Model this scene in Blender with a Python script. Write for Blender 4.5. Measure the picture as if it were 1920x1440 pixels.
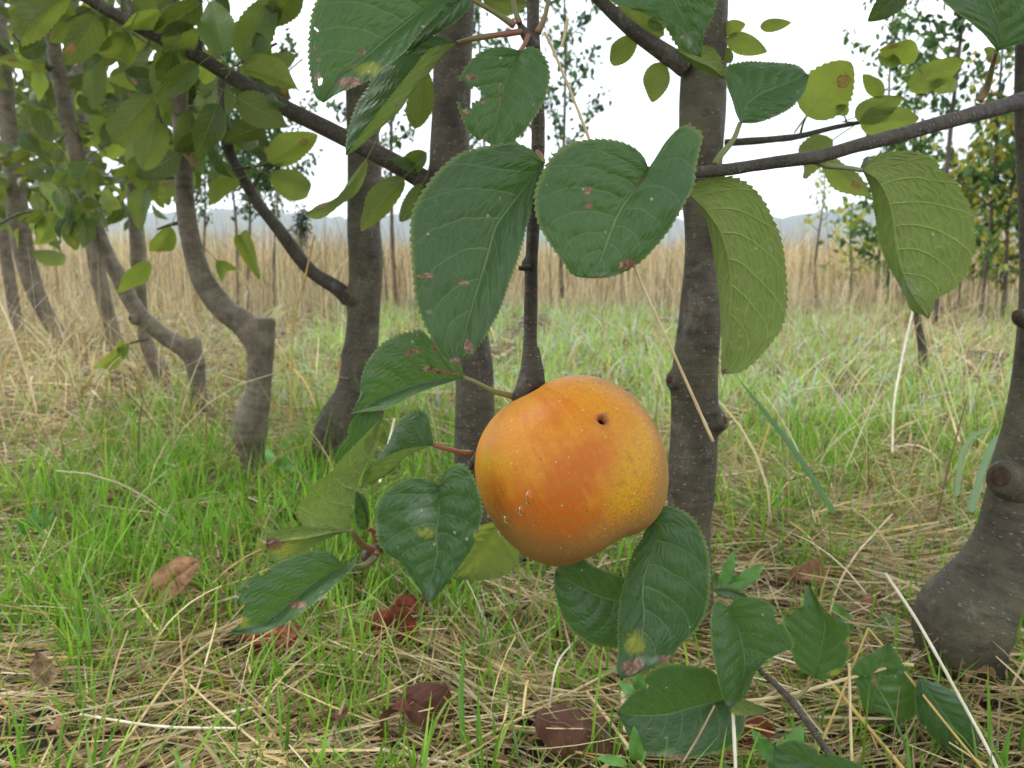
import bpy, math, random
import numpy as np
from mathutils import Vector, Matrix
rad = math.radians
rng = np.random.default_rng(11)
random.seed(5)
sc = bpy.context.scene
for o in list(bpy.data.objects): bpy.data.objects.remove(o)

# ---------------------------------------------------------------- camera
H = 0.33; PITCH = rad(9.42); F = 1507.0
cam_d = bpy.data.cameras.new('camera'); cam = bpy.data.objects.new('camera', cam_d)
sc.collection.objects.link(cam); sc.camera = cam
cam.location = (0, 0, H); cam.rotation_euler = (math.pi/2 - PITCH, 0, 0)
cam_d.sensor_width = 36; cam_d.lens = 36*F/1920
cam_d.clip_start = 0.01; cam_d.clip_end = 6000
cam_d.dof.use_dof = True; cam_d.dof.focus_distance = 0.345; cam_d.dof.aperture_fstop = 22
# ---------------------------------------------------------------- world / light
SUN_EL, SUN_AZ = 60, 292
w = bpy.data.worlds.new("World"); sc.world = w; w.use_nodes = True
nt = w.node_tree; nt.nodes.clear()
def N(nt, t, **kw):
    n = nt.nodes.new(t)
    for k, v in kw.items(): setattr(n, k, v)
    return n
out = N(nt, 'ShaderNodeOutputWorld'); bg = N(nt, 'ShaderNodeBackground'); bg.inputs[1].default_value = 0.105
sky = N(nt, 'ShaderNodeTexSky', sky_type='NISHITA', sun_disc=False)
sky.sun_elevation = rad(SUN_EL); sky.sun_rotation = rad(SUN_AZ)
tc = N(nt, 'ShaderNodeTexCoord'); mp = N(nt, 'ShaderNodeMapping'); mp.inputs['Scale'].default_value = (1.6, 1.6, 7.0)
nz = N(nt, 'ShaderNodeTexNoise'); nz.inputs['Scale'].default_value = 1.7; nz.inputs['Detail'].default_value = 7; nz.inputs['Roughness'].default_value = .55
cr1 = N(nt, 'ShaderNodeValToRGB'); cr1.color_ramp.elements[0].position = .36; cr1.color_ramp.elements[0].color = (10.2, 11.0, 12.2, 1)
cr1.color_ramp.elements[1].position = .58; cr1.color_ramp.elements[1].color = (16.5, 16.5, 16.6, 1)
mx = N(nt, 'ShaderNodeMix', data_type='RGBA'); mx.inputs[0].default_value = .9
nt.links.new(tc.outputs['Generated'], mp.inputs[0]); nt.links.new(mp.outputs[0], nz.inputs['Vector'])
nt.links.new(nz.outputs[0], cr1.inputs[0]); nt.links.new(sky.outputs[0], mx.inputs[6]); nt.links.new(cr1.outputs[0], mx.inputs[7])
sxyz = N(nt, 'ShaderNodeSeparateXYZ'); nt.links.new(tc.outputs['Generated'], sxyz.inputs[0])
mr = N(nt, 'ShaderNodeMapRange', interpolation_type='SMOOTHSTEP'); nt.links.new(sxyz.outputs[1], mr.inputs[0])
for k_, v_ in zip((1, 2, 3, 4), (-.7, .6, .78, 1.12)): mr.inputs[k_].default_value = v_
vm = N(nt, 'ShaderNodeVectorMath', operation='SCALE'); nt.links.new(mx.outputs[2], vm.inputs[0]); nt.links.new(mr.outputs[0], vm.inputs['Scale'])
nt.links.new(vm.outputs[0], bg.inputs[0]); nt.links.new(bg.outputs[0], out.inputs[0])
sd = bpy.data.lights.new('sun', 'SUN'); sd.energy = 1.5; sd.angle = rad(18); sd.color = (1, .96, .9)
so = bpy.data.objects.new('sun', sd); sc.collection.objects.link(so)
a = rad(SUN_AZ); e = rad(SUN_EL)
sdir = Vector((math.sin(a)*math.cos(e), math.cos(a)*math.cos(e), math.sin(e)))
so.rotation_euler = sdir.to_track_quat('Z', 'Y').to_euler(); so.location = (0, 0, 5)
sc.view_settings.view_transform = 'Standard'; sc.view_settings.look = 'None'
sc.view_settings.exposure = 0.76; sc.view_settings.gamma = 1.0; sc.view_settings.use_curve_mapping = False
sc.render.engine = 'CYCLES'; sc.cycles.use_denoising = True; sc.cycles.max_bounces = 5; sc.cycles.diffuse_bounces = 3
sc.cycles.transparent_max_bounces = 8; sc.cycles.use_adaptive_sampling = True; sc.cycles.adaptive_threshold = .02

# ---------------------------------------------------------------- pixel -> world
CP, SP = math.cos(PITCH), math.sin(PITCH)
def PY(px, py, Y):
    a = (px-960)/F; b = (720-py)/F
    dy = CP + b*SP; dz = -SP + b*CP; t = Y/dy
    return np.array([a*t, Y, H + dz*t])
def DEP(py, Y):
    b = (720-py)/F; return Y/(CP + b*SP)
def G(px, py, z=0.0):
    a = (px-960)/F; b = (720-py)/F
    dz = -SP + b*CP; dy = CP + b*SP
    t = (z-H)/dz
    return np.array([a*t, dy*t, z])
def TOPIX(p):
    p = np.asarray(p, float); x = p[..., 0]; y = p[..., 1]; z = p[..., 2]-H
    d = y*CP - z*SP; u = y*SP + z*CP
    return 960 + F*x/d, 720 - F*u/d

# ---------------------------------------------------------------- helpers
C = sc.collection
def tag(o, label=None, cat=None, group=None, kind=None):
    if label: o['label'] = label
    if cat: o['category'] = cat
    if group: o['group'] = group
    if kind: o['kind'] = kind
    return o
def empty(name, loc, label, cat, group=None):
    o = bpy.data.objects.new(name, None); C.objects.link(o); o.location = Vector(loc); o.empty_display_size = .05
    return tag(o, label, cat, group)
def link(name, me, parent=None):
    o = bpy.data.objects.new(name, me); C.objects.link(o)
    if parent is not None:
        o.parent = parent; o.matrix_parent_inverse = Matrix.Translation(-Vector(parent.location)) if parent.parent is None else Matrix.Identity(4)
    return o
def mesh(name, v, f4=None, f3=None, mat=None, smooth=True, uv=None, cols=None):
    """v: Nx3, f4: Mx4, f3: Kx3, uv: per-vertex Nx2, cols: dict name->Nx4"""
    me = bpy.data.meshes.new(name); v = np.asarray(v, np.float32)
    idx = []; tot = []
    if f4 is not None and len(f4): f4 = np.asarray(f4, np.int32); idx.append(f4.ravel()); tot.append(np.full(len(f4), 4, np.int32))
    if f3 is not None and len(f3): f3 = np.asarray(f3, np.int32); idx.append(f3.ravel()); tot.append(np.full(len(f3), 3, np.int32))
    idx = np.concatenate(idx); tot = np.concatenate(tot); st = np.concatenate([[0], np.cumsum(tot)[:-1]]).astype(np.int32)
    me.vertices.add(len(v)); me.vertices.foreach_set('co', v.ravel())
    me.loops.add(len(idx)); me.loops.foreach_set('vertex_index', idx)
    me.polygons.add(len(tot)); me.polygons.foreach_set('loop_start', st); me.polygons.foreach_set('loop_total', tot)
    if smooth: me.polygons.foreach_set('use_smooth', np.ones(len(tot), bool))
    if uv is not None:
        l = me.uv_layers.new(name='UVMap'); l.data.foreach_set('uv', np.asarray(uv, np.float32)[idx].ravel())
    for k, c in (cols or {}).items():
        a = me.attributes.new(k, 'FLOAT_COLOR', 'POINT'); a.data.foreach_set('color', np.asarray(c, np.float32).ravel())
    if mat: me.materials.append(mat)
    me.update(calc_edges=True); me.validate()
    return me
def cr(P, n, ts=None):
    """Catmull-Rom through P (k x d) -> n points evenly by chord length"""
    P = np.asarray(P, float)
    if len(P) == 2: return P[0] + (P[1]-P[0])*np.linspace(0, 1, n)[:, None]
    Q = np.vstack([2*P[0]-P[1], P, 2*P[-1]-P[-2]]); res = []
    for i in range(1, len(Q)-2):
        p0, p1, p2, p3 = Q[i-1], Q[i], Q[i+1], Q[i+2]
        t = np.linspace(0, 1, 12, endpoint=False)[:, None]
        res.append(.5*((2*p1)+(-p0+p2)*t+(2*p0-5*p1+4*p2-p3)*t**2+(-p0+3*p1-3*p2+p3)*t**3))
    res.append(P[-1:]); R = np.vstack(res)
    s = np.concatenate([[0], np.cumsum(np.linalg.norm(np.diff(R[:, :3], axis=0), axis=1))]); s /= max(s[-1], 1e-9)
    t = np.linspace(0, 1, n) if ts is None else ts
    return np.stack([np.interp(t, s, R[:, k]) for k in range(R.shape[1])], 1)
def wob(x, seed, f=1.0):
    """cheap smooth 1-D noise"""
    r = np.random.default_rng(seed); o = 0
    for k in range(4): o = o + np.sin(x*f*(1.7**k)*(.8+.4*r.random()) + r.random()*6.28)/(1.5**k)
    return o/2.2
def tube(name, P, mat, parent=None, segs=18, n=None, knots=(), rough=.04, seed=0, cap=True, flat=1.0):
    """P: list (x,y,z,r). knots: (xyz, amp, size)"""
    P = np.array(P, float); L = np.sum(np.linalg.norm(np.diff(P[:, :3], axis=0), axis=1)); r0 = P[:, 3].mean()
    if n is None: n = int(min(260, max(10, L/(r0*.35))))
    R = cr(P, n); c = R[:, :3]; r = np.maximum(R[:, 3], 1e-5)
    T = np.gradient(c, axis=0); T /= np.linalg.norm(T, axis=1)[:, None]
    up = np.array([0, 1.0, 0.02]); A = np.cross(T, up); bad = np.linalg.norm(A, axis=1) < .1
    A[bad] = np.cross(T[bad], [1, 0, 0]); A /= np.linalg.norm(A, axis=1)[:, None]; B = np.cross(T, A)
    th = np.linspace(0, 2*np.pi, segs, endpoint=False)
    s = np.concatenate([[0], np.cumsum(np.linalg.norm(np.diff(c, axis=0), axis=1))])
    rr = r[:, None]*(1 + rough*(wob(s/r0, seed+1, .35)[:, None] + .6*wob(s[:, None]/r0*.7 + np.sin(th)[None]*2 + np.cos(th)[None], seed+2, .8)))
    D = A[:, None]*np.cos(th)[None, :, None]*flat + B[:, None]*np.sin(th)[None, :, None]
    V = c[:, None] + D*rr[..., None]
    for kp, amp, size in knots:
        kp = np.asarray(kp, float); d = np.linalg.norm(V-kp, axis=2)
        g = np.exp(-(d/size)**2) + .35*np.exp(-((d-size*.9)/(size*.22))**2) - .45*np.exp(-(d/(size*.33))**2)
        dirn = kp - c[np.argmin(np.linalg.norm(c-kp, axis=1))]; dirn = dirn/(np.linalg.norm(dirn)+1e-9)
        V = V + g[..., None]*amp*dirn*(D@dirn > 0)[..., None]
    V = V.reshape(-1, 3); i = np.arange(n-1)[:, None]*segs; j = np.arange(segs)[None]; j2 = (j+1) % segs
    f4 = np.stack([i+j, i+j2, i+segs+j2, i+segs+j], -1).reshape(-1, 4)
    f3 = []
    uv = np.stack([np.broadcast_to(th[None]*r0, (n, segs)), np.broadcast_to(s[:, None], (n, segs))], -1).reshape(-1, 2)
    if cap:
        V = np.vstack([V, c[0], c[-1]]); k = n*segs; jj = np.arange(segs); kk = (jj+1) % segs
        f3 = np.vstack([np.stack([np.full(segs, k), kk, jj], 1), np.stack([np.full(segs, k+1), (n-1)*segs+jj, (n-1)*segs+kk], 1)])
        uv = np.vstack([uv, [0, 0], [0, s[-1]]])
    return link(name, mesh(name, V, f4, f3, mat, uv=uv), parent)

# ---------------------------------------------------------------- materials
def mat(name):
    m = bpy.data.materials.new(name); m.use_nodes = True; t = m.node_tree; t.nodes.clear()
    return m, t, N(t, 'ShaderNodeOutputMaterial')
def ramp(t, fac, stops, interp='LINEAR'):
    r = N(t, 'ShaderNodeValToRGB'); r.color_ramp.interpolation = interp; els = r.color_ramp.elements
    while len(els) < len(stops): els.new(.5)
    for e_, (p, c) in zip(els, stops): e_.position = p; e_.color = (*c, 1) if len(c) == 3 else c
    if fac is not None: t.links.new(fac, r.inputs[0])
    return r.outputs[0]
def M(t, op, a, b=None, c=None, clamp=False):
    n = N(t, 'ShaderNodeMath', operation=op); n.use_clamp = clamp
    for k, x in enumerate((a, b, c)):
        if x is None: continue
        if isinstance(x, (int, float)): n.inputs[k].default_value = x
        else: t.links.new(x, n.inputs[k])
    return n.outputs[0]
def mixc(t, f, a, b, mode='MIX'):
    n = N(t, 'ShaderNodeMix', data_type='RGBA', blend_type=mode)
    for k, x in ((0, f), (6, a), (7, b)):
        if isinstance(x, (int, float)): n.inputs[k].default_value = x
        elif isinstance(x, tuple): n.inputs[k].default_value = (*x, 1)
        else: t.links.new(x, n.inputs[k])
    return n.outputs[2]
def noise(t, vec, s, det=4, rough=.55, d=0):
    n = N(t, 'ShaderNodeTexNoise'); n.inputs['Scale'].default_value = s; n.inputs['Detail'].default_value = det
    n.inputs['Roughness'].default_value = rough; n.inputs['Distortion'].default_value = d
    if vec is not None: t.links.new(vec, n.inputs['Vector'])
    return n.outputs[0]
def voro(t, vec, s, feat='F1', rnd=1):
    n = N(t, 'ShaderNodeTexVoronoi', feature=feat); n.inputs['Scale'].default_value = s; n.inputs['Randomness'].default_value = rnd
    if vec is not None: t.links.new(vec, n.inputs['Vector'])
    return n
def smooth(t, x, lo, hi, a=0., b=1.):
    n = N(t, 'ShaderNodeMapRange', interpolation_type='SMOOTHSTEP'); t.links.new(x, n.inputs[0])
    for k, q in zip((1, 2, 3, 4), (lo, hi, a, b)): n.inputs[k].default_value = q
    return n.outputs[0]
def mapping(t, vec, scale):
    n = N(t, 'ShaderNodeMapping'); n.inputs['Scale'].default_value = scale; t.links.new(vec, n.inputs[0]); return n.outputs[0]

def leaf_material(name, top_a, top_b, under, trans, vein=(.20, .30, .14), hero=True, tw=.30, gloss=.42):
    m, t, o = mat(name)
    uv = N(t, 'ShaderNodeUVMap', uv_map='UVMap').outputs[0]
    sep = N(t, 'ShaderNodeSeparateXYZ'); t.links.new(uv, sep.inputs[0]); U, V = sep.outputs[0], sep.outputs[1]   # U -1..1, V 0..1
    aU = M(t, 'ABSOLUTE', U); side = M(t, 'MULTIPLY', M(t, 'SIGN', U), .21)
    wv = M(t, 'SUBTRACT', M(t, 'MULTIPLY', V, 7.2), M(t, 'MULTIPLY', M(t, 'POWER', aU, 1.25), 2.1))
    crd = N(t, 'ShaderNodeTexCoord').outputs['Object']
    kk = 1.0 if hero else .075
    nz = noise(t, crd, 60*kk, 2)
    wv = M(t, 'ADD', M(t, 'ADD', wv, side), M(t, 'MULTIPLY', M(t, 'ADD', nz, noise(t, crd, 22*kk, 1)), .36))
    fr = M(t, 'FRACT', wv); dist = M(t, 'ABSOLUTE', M(t, 'SUBTRACT', fr, .5))       # 0 at a vein
    fade = M(t, 'SUBTRACT', 1.0, M(t, 'MULTIPLY', aU, .75))
    v2 = M(t, 'MULTIPLY', smooth(t, dist, .0, .045, 1, 0), M(t, 'POWER', fade, .7))
    v1 = smooth(t, aU, .012, .035, 1, 0)
    cb = N(t, 'ShaderNodeCombineXYZ'); t.links.new(M(t, 'MULTIPLY', wv, 1.7), cb.inputs[0]); t.links.new(M(t, 'MULTIPLY', aU, 10.0), cb.inputs[1]); t.links.new(M(t, 'MULTIPLY', side, 40.0), cb.inputs[2])
    dv = N(t, 'ShaderNodeVectorMath', operation='MULTIPLY_ADD'); nzc = N(t, 'ShaderNodeTexNoise'); nzc.inputs['Scale'].default_value = 170*kk; t.links.new(crd, nzc.inputs['Vector'])
    t.links.new(nzc.outputs['Color'], dv.inputs[0]); dv.inputs[1].default_value = (.4, .4, 0); t.links.new(cb.outputs[0], dv.inputs[2])
    cell = voro(t, dv.outputs[0], 1.0, 'DISTANCE_TO_EDGE'); v3 = smooth(t, cell.outputs[0], .0, .055, 1, 0)
    veins = M(t, 'MAXIMUM', v1, v2); v1w = smooth(t, aU, .015, .05, 1, 0); v2w = M(t, 'MULTIPLY', smooth(t, dist, .01, .055, 1, 0), M(t, 'POWER', fade, .5))
    vall = M(t, 'MAXIMUM', veins, M(t, 'MULTIPLY', v3, .30))
    tint = N(t, 'ShaderNodeAttribute', attribute_type='OBJECT', attribute_name='tint').outputs['Fac']
    big = noise(t, crd, 28*kk, 3); fine = noise(t, crd, 420*kk, 3, .7)
    f = M(t, 'ADD', tint, M(t, 'MULTIPLY', M(t, 'SUBTRACT', big, .5), .7), clamp=True)
    top = mixc(t, f, top_a, top_b)
    top = mixc(t, M(t, 'MULTIPLY', fine, .16), top, (.085, .15, .07))
    top = mixc(t, M(t, 'MULTIPLY', vall, .58), top, vein)
    top = mixc(t, M(t, 'MULTIPLY', smooth(t, aU, .93, 1.0), .55), top, (.24, .30, .08))
    und = mixc(t, M(t, 'MULTIPLY', noise(t, crd, 90*kk, 4), .5), under, tuple(x*.72 for x in under))
    und = mixc(t, M(t, 'MULTIPLY', M(t, 'MAXIMUM', M(t, 'MULTIPLY', v1w, 1.0), M(t, 'MAXIMUM', v2w, M(t, 'MULTIPLY', v3, .55))), .75), und, tuple(min(1, x*1.9) for x in under))
    back = N(t, 'ShaderNodeNewGeometry').outputs['Backfacing']
    col = mixc(t, back, top, und)
    dm = N(t, 'ShaderNodeAttribute', attribute_name='dmg'); ds = N(t, 'ShaderNodeSeparateColor'); t.links.new(dm.outputs['Color'], ds.inputs[0])
    nn = M(t, 'MULTIPLY', M(t, 'SUBTRACT', noise(t, crd, 190 if hero else 3, 6, .75, .6), .5), 1.9)
    yl = M(t, 'MULTIPLY', smooth(t, M(t, 'ADD', ds.outputs[1], nn), .25, 1.0), .62); br = smooth(t, M(t, 'ADD', ds.outputs[0], nn), .42, .52)
    pale = M(t, 'MULTIPLY', smooth(t, M(t, 'ADD', ds.outputs[2], M(t, 'MULTIPLY', nn, .8)), .3, 1.1), .5)
    col = mixc(t, pale, col, (.27, .33, .26)); col = mixc(t, yl, col, (.37, .39, .04))
    brc = ramp(t, noise(t, crd, 500*kk, 4), [(.3, (.10, .045, .025)), (.5, (.24, .14, .085)), (.7, (.42, .33, .24))])
    col = mixc(t, br, col, brc)
    if hero:   # scattered dry flecks
        sp = voro(t, crd, 210); keep = smooth(t, sp.outputs['Color'], .86, .9)
        sps = N(t, 'ShaderNodeSeparateColor'); t.links.new(sp.outputs['Color'], sps.inputs[0])
        dots = M(t, 'MULTIPLY', smooth(t, sp.outputs[0], .10, .17, 1, 0), smooth(t, sps.outputs[0], .90, .93))
        col = mixc(t, M(t, 'MULTIPLY', dots, .8), col, (.42, .43, .34))
    # bump: raised blade between sunken veins
    dome = M(t, 'MULTIPLY', M(t, 'POWER', M(t, 'MULTIPLY', dist, 2.0), .6), fade)
    hgt = M(t, 'ADD', M(t, 'MULTIPLY', dome, .5), M(t, 'MULTIPLY', smooth(t, cell.outputs[0], 0, .45), .30))
    hgt = M(t, 'ADD', hgt, M(t, 'MULTIPLY', fine, .25))
    hgt = M(t, 'SUBTRACT', hgt, M(t, 'MULTIPLY', v1, .6))
    bp = N(t, 'ShaderNodeBump'); bp.inputs['Strength'].default_value = .8; bp.inputs['Distance'].default_value = .0009 if hero else .0006
    back0 = N(t, 'ShaderNodeNewGeometry').outputs['Backfacing']; hgt = M(t, 'ADD', hgt, M(t, 'MULTIPLY', back0, M(t, 'SUBTRACT', M(t, 'MULTIPLY', hgt, .5), M(t, 'MULTIPLY', M(t, 'MAXIMUM', v1w, v2w), .45))))
    t.links.new(hgt, bp.inputs['Height'])
    pr = N(t, 'ShaderNodeBsdfPrincipled'); t.links.new(col, pr.inputs['Base Color']); t.links.new(bp.outputs[0], pr.inputs['Normal'])
    rg = mixc(t, back, (gloss,)*3, (.75,)*3); t.links.new(rg, pr.inputs['Roughness']); pr.inputs['Specular IOR Level'].default_value = .45
    pr.inputs['Sheen Weight'].default_value = .12 if hero else .05; pr.inputs['Sheen Roughness'].default_value = .35; pr.inputs['Sheen Tint'].default_value = (.85, .95, .9, 1)
    tr = N(t, 'ShaderNodeBsdfTranslucent')
    tcol = mixc(t, M(t, 'MULTIPLY', vall, .6), mixc(t, f, tuple(x*(.9 if hero else .2) for x in trans), trans), tuple(x*.6 for x in trans)); tcol = mixc(t, 0.0, tcol, tuple(x*.6 for x in trans)); tcol = mixc(t, br, tcol, (.10, .05, .02)); tcol = mixc(t, yl, tcol, (.5, .42, .03))
    t.links.new(tcol, tr.inputs[0]); ms = N(t, 'ShaderNodeMixShader'); ms.inputs[0].default_value = tw
    t.links.new(pr.outputs[0], ms.inputs[1]); t.links.new(tr.outputs[0], ms.inputs[2]); t.links.new(ms.outputs[0], o.inputs[0])
    return m
LEAF = leaf_material('leaf_green', (.018, .066, .019), (.048, .130, .032), (.19, .25, .062), (.17, .31, .03), tw=.26)
LEAFC = leaf_material('leaf_canopy', (.010, .048, .012), (.075, .17, .030), (.11, .155, .045), (.48, .60, .07), hero=False, tw=.42, gloss=.40)

def dry_leaf_material(nm):
    m, t, o = mat(nm)
    crd = N(t, 'ShaderNodeTexCoord').outputs['Object']
    uv = N(t, 'ShaderNodeUVMap', uv_map='UVMap').outputs[0]
    sep = N(t, 'ShaderNodeSeparateXYZ'); t.links.new(uv, sep.inputs[0]); aU = M(t, 'ABSOLUTE', sep.outputs[0])
    fr = M(t, 'ABSOLUTE', M(t, 'SUBTRACT', M(t, 'FRACT', M(t, 'SUBTRACT', M(t, 'MULTIPLY', sep.outputs[1], 7), M(t, 'MULTIPLY', aU, 2))), .5))
    vein = M(t, 'MAXIMUM', smooth(t, fr, 0, .05, .6, 0), smooth(t, aU, .02, .05, 1, 0))
    oc = N(t, 'ShaderNodeAttribute', attribute_type='OBJECT', attribute_name='dry').outputs['Fac']
    base = ramp(t, oc, [(0, (.21, .040, .018)), (.33, (.085, .038, .026)), (.66, (.33, .17, .075)), (1, (.36, .26, .15))])
    base = mixc(t, M(t, 'MULTIPLY', smooth(t, noise(t, crd, 6 if nm == 'dry_leaf' else 90, 5, .7), .35, .7), .7), base, (.06, .028, .018))
    base = mixc(t, M(t, 'MULTIPLY', vein, .4), base, (.33, .18, .11))
    back = N(t, 'ShaderNodeNewGeometry').outputs['Backfacing']
    base = mixc(t, M(t, 'MULTIPLY', back, .35), base, (.24, .13, .08))
    bp = N(t, 'ShaderNodeBump'); bp.inputs['Strength'].default_value = .8; bp.inputs['Distance'].default_value = .002
    t.links.new(M(t, 'SUBTRACT', noise(t, crd, 14 if nm == 'dry_leaf' else 180, 5), M(t, 'MULTIPLY', vein, .3)), bp.inputs['Height'])
    pr = N(t, 'ShaderNodeBsdfPrincipled'); t.links.new(base, pr.inputs['Base Color']); pr.inputs['Roughness'].default_value = .8; pr.inputs['Specular IOR Level'].default_value = .25
    t.links.new(bp.outputs[0], pr.inputs['Normal']); t.links.new(pr.outputs[0], o.inputs[0]); return m
DRY = dry_leaf_material('dry_leaf'); DRYT = dry_leaf_material('dry_leaf_large')

def bark_material(name, dark, light, green=.0, dots=.5, scale=1.0):
    m, t, o = mat(name)
    uv = N(t, 'ShaderNodeUVMap', uv_map='UVMap').outputs[0]; crd = N(t, 'ShaderNodeTexCoord').outputs['Object']
    big = noise(t, crd, 38*scale, 6, .68); ring = noise(t, mapping(t, uv, (12, 160, 1)), scale, 4, .6); fine = noise(t, crd, 500*scale, 4, .7)
    f = M(t, 'ADD', M(t, 'MULTIPLY', big, .65), M(t, 'ADD', M(t, 'MULTIPLY', ring, .30), M(t, 'ADD', M(t, 'MULTIPLY', noise(t, mapping(t, uv, (160, 25, 1)), scale, 5, .65), .18), M(t, 'MULTIPLY', fine, .22))))
    f = M(t, 'SUBTRACT', f, .04)
    col = ramp(t, f, [(.40, dark), (.62, tuple((a+b)/2 for a, b in zip(dark, light))), (.82, light)])
    if green: col = mixc(t, M(t, 'MULTIPLY', smooth(t, noise(t, crd, 30, 3), .45, .7), green), col, (.13, .14, .06))
    pat = M(t, 'MULTIPLY', smooth(t, noise(t, mapping(t, crd, (1, 1, .6)), 34, 6, .72, .8), .56, .66), .45); col = mixc(t, pat, col, (.21, .19, .145))
    drk = smooth(t, noise(t, mapping(t, crd, (1, 1, 1.6)), 27, 5, .7, .5), .60, .72); col = mixc(t, M(t, 'MULTIPLY', drk, .6), col, dark)
    vs = voro(t, mapping(t, uv, (210, 330, 1)), 1.0*scale, 'F1'); sc_ = N(t, 'ShaderNodeSeparateColor'); t.links.new(vs.outputs['Color'], sc_.inputs[0])
    dot = M(t, 'MULTIPLY', smooth(t, vs.outputs[0], .16, .30, 1, 0), smooth(t, sc_.outputs[0], .5, .75))
    col = mixc(t, M(t, 'MULTIPLY', dot, dots), col, (.36, .32, .25))
    h = M(t, 'ADD', M(t, 'MULTIPLY', fine, .3), M(t, 'ADD', M(t, 'MULTIPLY', ring, .8), M(t, 'MULTIPLY', dot, .5)))
    bp = N(t, 'ShaderNodeBump'); bp.inputs['Strength'].default_value = .9; bp.inputs['Distance'].default_value = .002; h = M(t, 'ADD', h, M(t, 'MULTIPLY', noise(t, crd, 130*scale, 5, .65), 1.1)); t.links.new(h, bp.inputs['Height'])
    pr = N(t, 'ShaderNodeBsdfPrincipled'); t.links.new(col, pr.inputs['Base Color']); pr.inputs['Roughness'].default_value = .62
    pr.inputs['Specular IOR Level'].default_value = .35
    t.links.new(bp.outputs[0], pr.inputs['Normal']); t.links.new(pr.outputs[0], o.inputs[0]); return m
BARK = bark_material('bark', (.011, .009, .006), (.125, .105, .072), .3, .5)
BARKP = bark_material('bark_pale', (.018, .014, .009), (.26, .215, .15), .25, .3)
TWIG = bark_material('twig_bark', (.016, .013, .010), (.10, .085, .065), .1, .5, 1.6)
FARBARK = bark_material('far_bark', (.05, .035, .03), (.13, .10, .08), 0, .1)

def simple(name, col, rough=.6, spec=.4, nscale=None, col2=None, trans=0):
    m, t, o = mat(name); pr = N(t, 'ShaderNodeBsdfPrincipled'); pr.inputs['Roughness'].default_value = rough; pr.inputs['Specular IOR Level'].default_value = spec
    if nscale:
        crd = N(t, 'ShaderNodeTexCoord').outputs['Object']; t.links.new(mixc(t, smooth(t, noise(t, crd, nscale, 4), .35, .65), col, col2), pr.inputs['Base Color'])
    else: pr.inputs['Base Color'].default_value = (*col, 1)
    t.links.new(pr.outputs[0], o.inputs[0]); return m
STALK = simple('petiole', (.15, .19, .06), .5, .4, 60, (.26, .09, .06))
STALKG = simple('petiole_green', (.17, .22, .09), .5, .4, 60, (.22, .20, .10))

def blade_material(name, tw=.35, rough=.5):
    m, t, o = mat(name); c = N(t, 'ShaderNodeAttribute', attribute_name='col').outputs['Color']
    pr = N(t, 'ShaderNodeBsdfPrincipled'); t.links.new(c, pr.inputs['Base Color']); pr.inputs['Roughness'].default_value = rough; pr.inputs['Specular IOR Level'].default_value = .4
    tr = N(t, 'ShaderNodeBsdfTranslucent'); t.links.new(mixc(t, 1.0, c, (1.0, 1.0, .75), 'MULTIPLY'), tr.inputs[0])
    ms = N(t, 'ShaderNodeMixShader'); ms.inputs[0].default_value = tw
    t.links.new(pr.outputs[0], ms.inputs[1]); t.links.new(tr.outputs[0], ms.inputs[2]); t.links.new(ms.outputs[0], o.inputs[0]); return m
BLADE = blade_material('grass_blade', .45, .42); STRAW = blade_material('straw', .18, .45); FARLEAF = blade_material('far_leaf', .45, .6)

# ---------------------------------------------------------------- ground, hills
def gz(x, y):
    """ground height"""
    x = np.asarray(x, float); y = np.asarray(y, float)
    k = np.exp(-((np.hypot(x, y))/25)**2)
    return (.006*np.sin(x*9+y*5+1) + .005*np.sin(x*-14+y*11+2) + .012*np.sin(x*2.3+y*1.9))*k
def ground():
    s = np.linspace(-1, 1, 320); xs = np.sinh(s*7.2)/np.sinh(7.2)*2500
    q = np.linspace(-.35, 1, 420); ys = np.sinh(q*8.2)/np.sinh(8.2)*3500 + .6
    X, Y = np.meshgrid(xs, ys); Z = gz(X, Y) - .003
    v = np.stack([X, Y, Z], -1).reshape(-1, 3); nx = len(xs); ny = len(ys)
    i = np.arange(ny-1)[:, None]*nx; j = np.arange(nx-1)[None]
    f = np.stack([i+j, i+j+1, i+nx+j+1, i+nx+j], -1).reshape(-1, 4)
    m, t, o = mat('soil'); crd = N(t, 'ShaderNodeTexCoord').outputs['Object']
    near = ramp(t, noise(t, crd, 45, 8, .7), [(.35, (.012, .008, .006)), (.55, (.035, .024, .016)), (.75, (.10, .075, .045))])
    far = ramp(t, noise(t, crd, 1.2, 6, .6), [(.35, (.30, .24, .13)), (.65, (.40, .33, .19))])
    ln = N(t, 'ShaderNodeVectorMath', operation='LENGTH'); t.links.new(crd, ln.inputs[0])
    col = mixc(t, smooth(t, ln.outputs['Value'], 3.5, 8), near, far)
    bp = N(t, 'ShaderNodeBump'); bp.inputs['Strength'].default_value = 1; bp.inputs['Distance'].default_value = .01; t.links.new(noise(t, crd, 90, 8, .7), bp.inputs['Height'])
    pr = N(t, 'ShaderNodeBsdfPrincipled'); t.links.new(col, pr.inputs['Base Color']); pr.inputs['Roughness'].default_value = .9; t.links.new(bp.outputs[0], pr.inputs['Normal']); t.links.new(pr.outputs[0], o.inputs[0])
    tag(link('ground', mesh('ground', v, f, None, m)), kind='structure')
ground()
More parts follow.
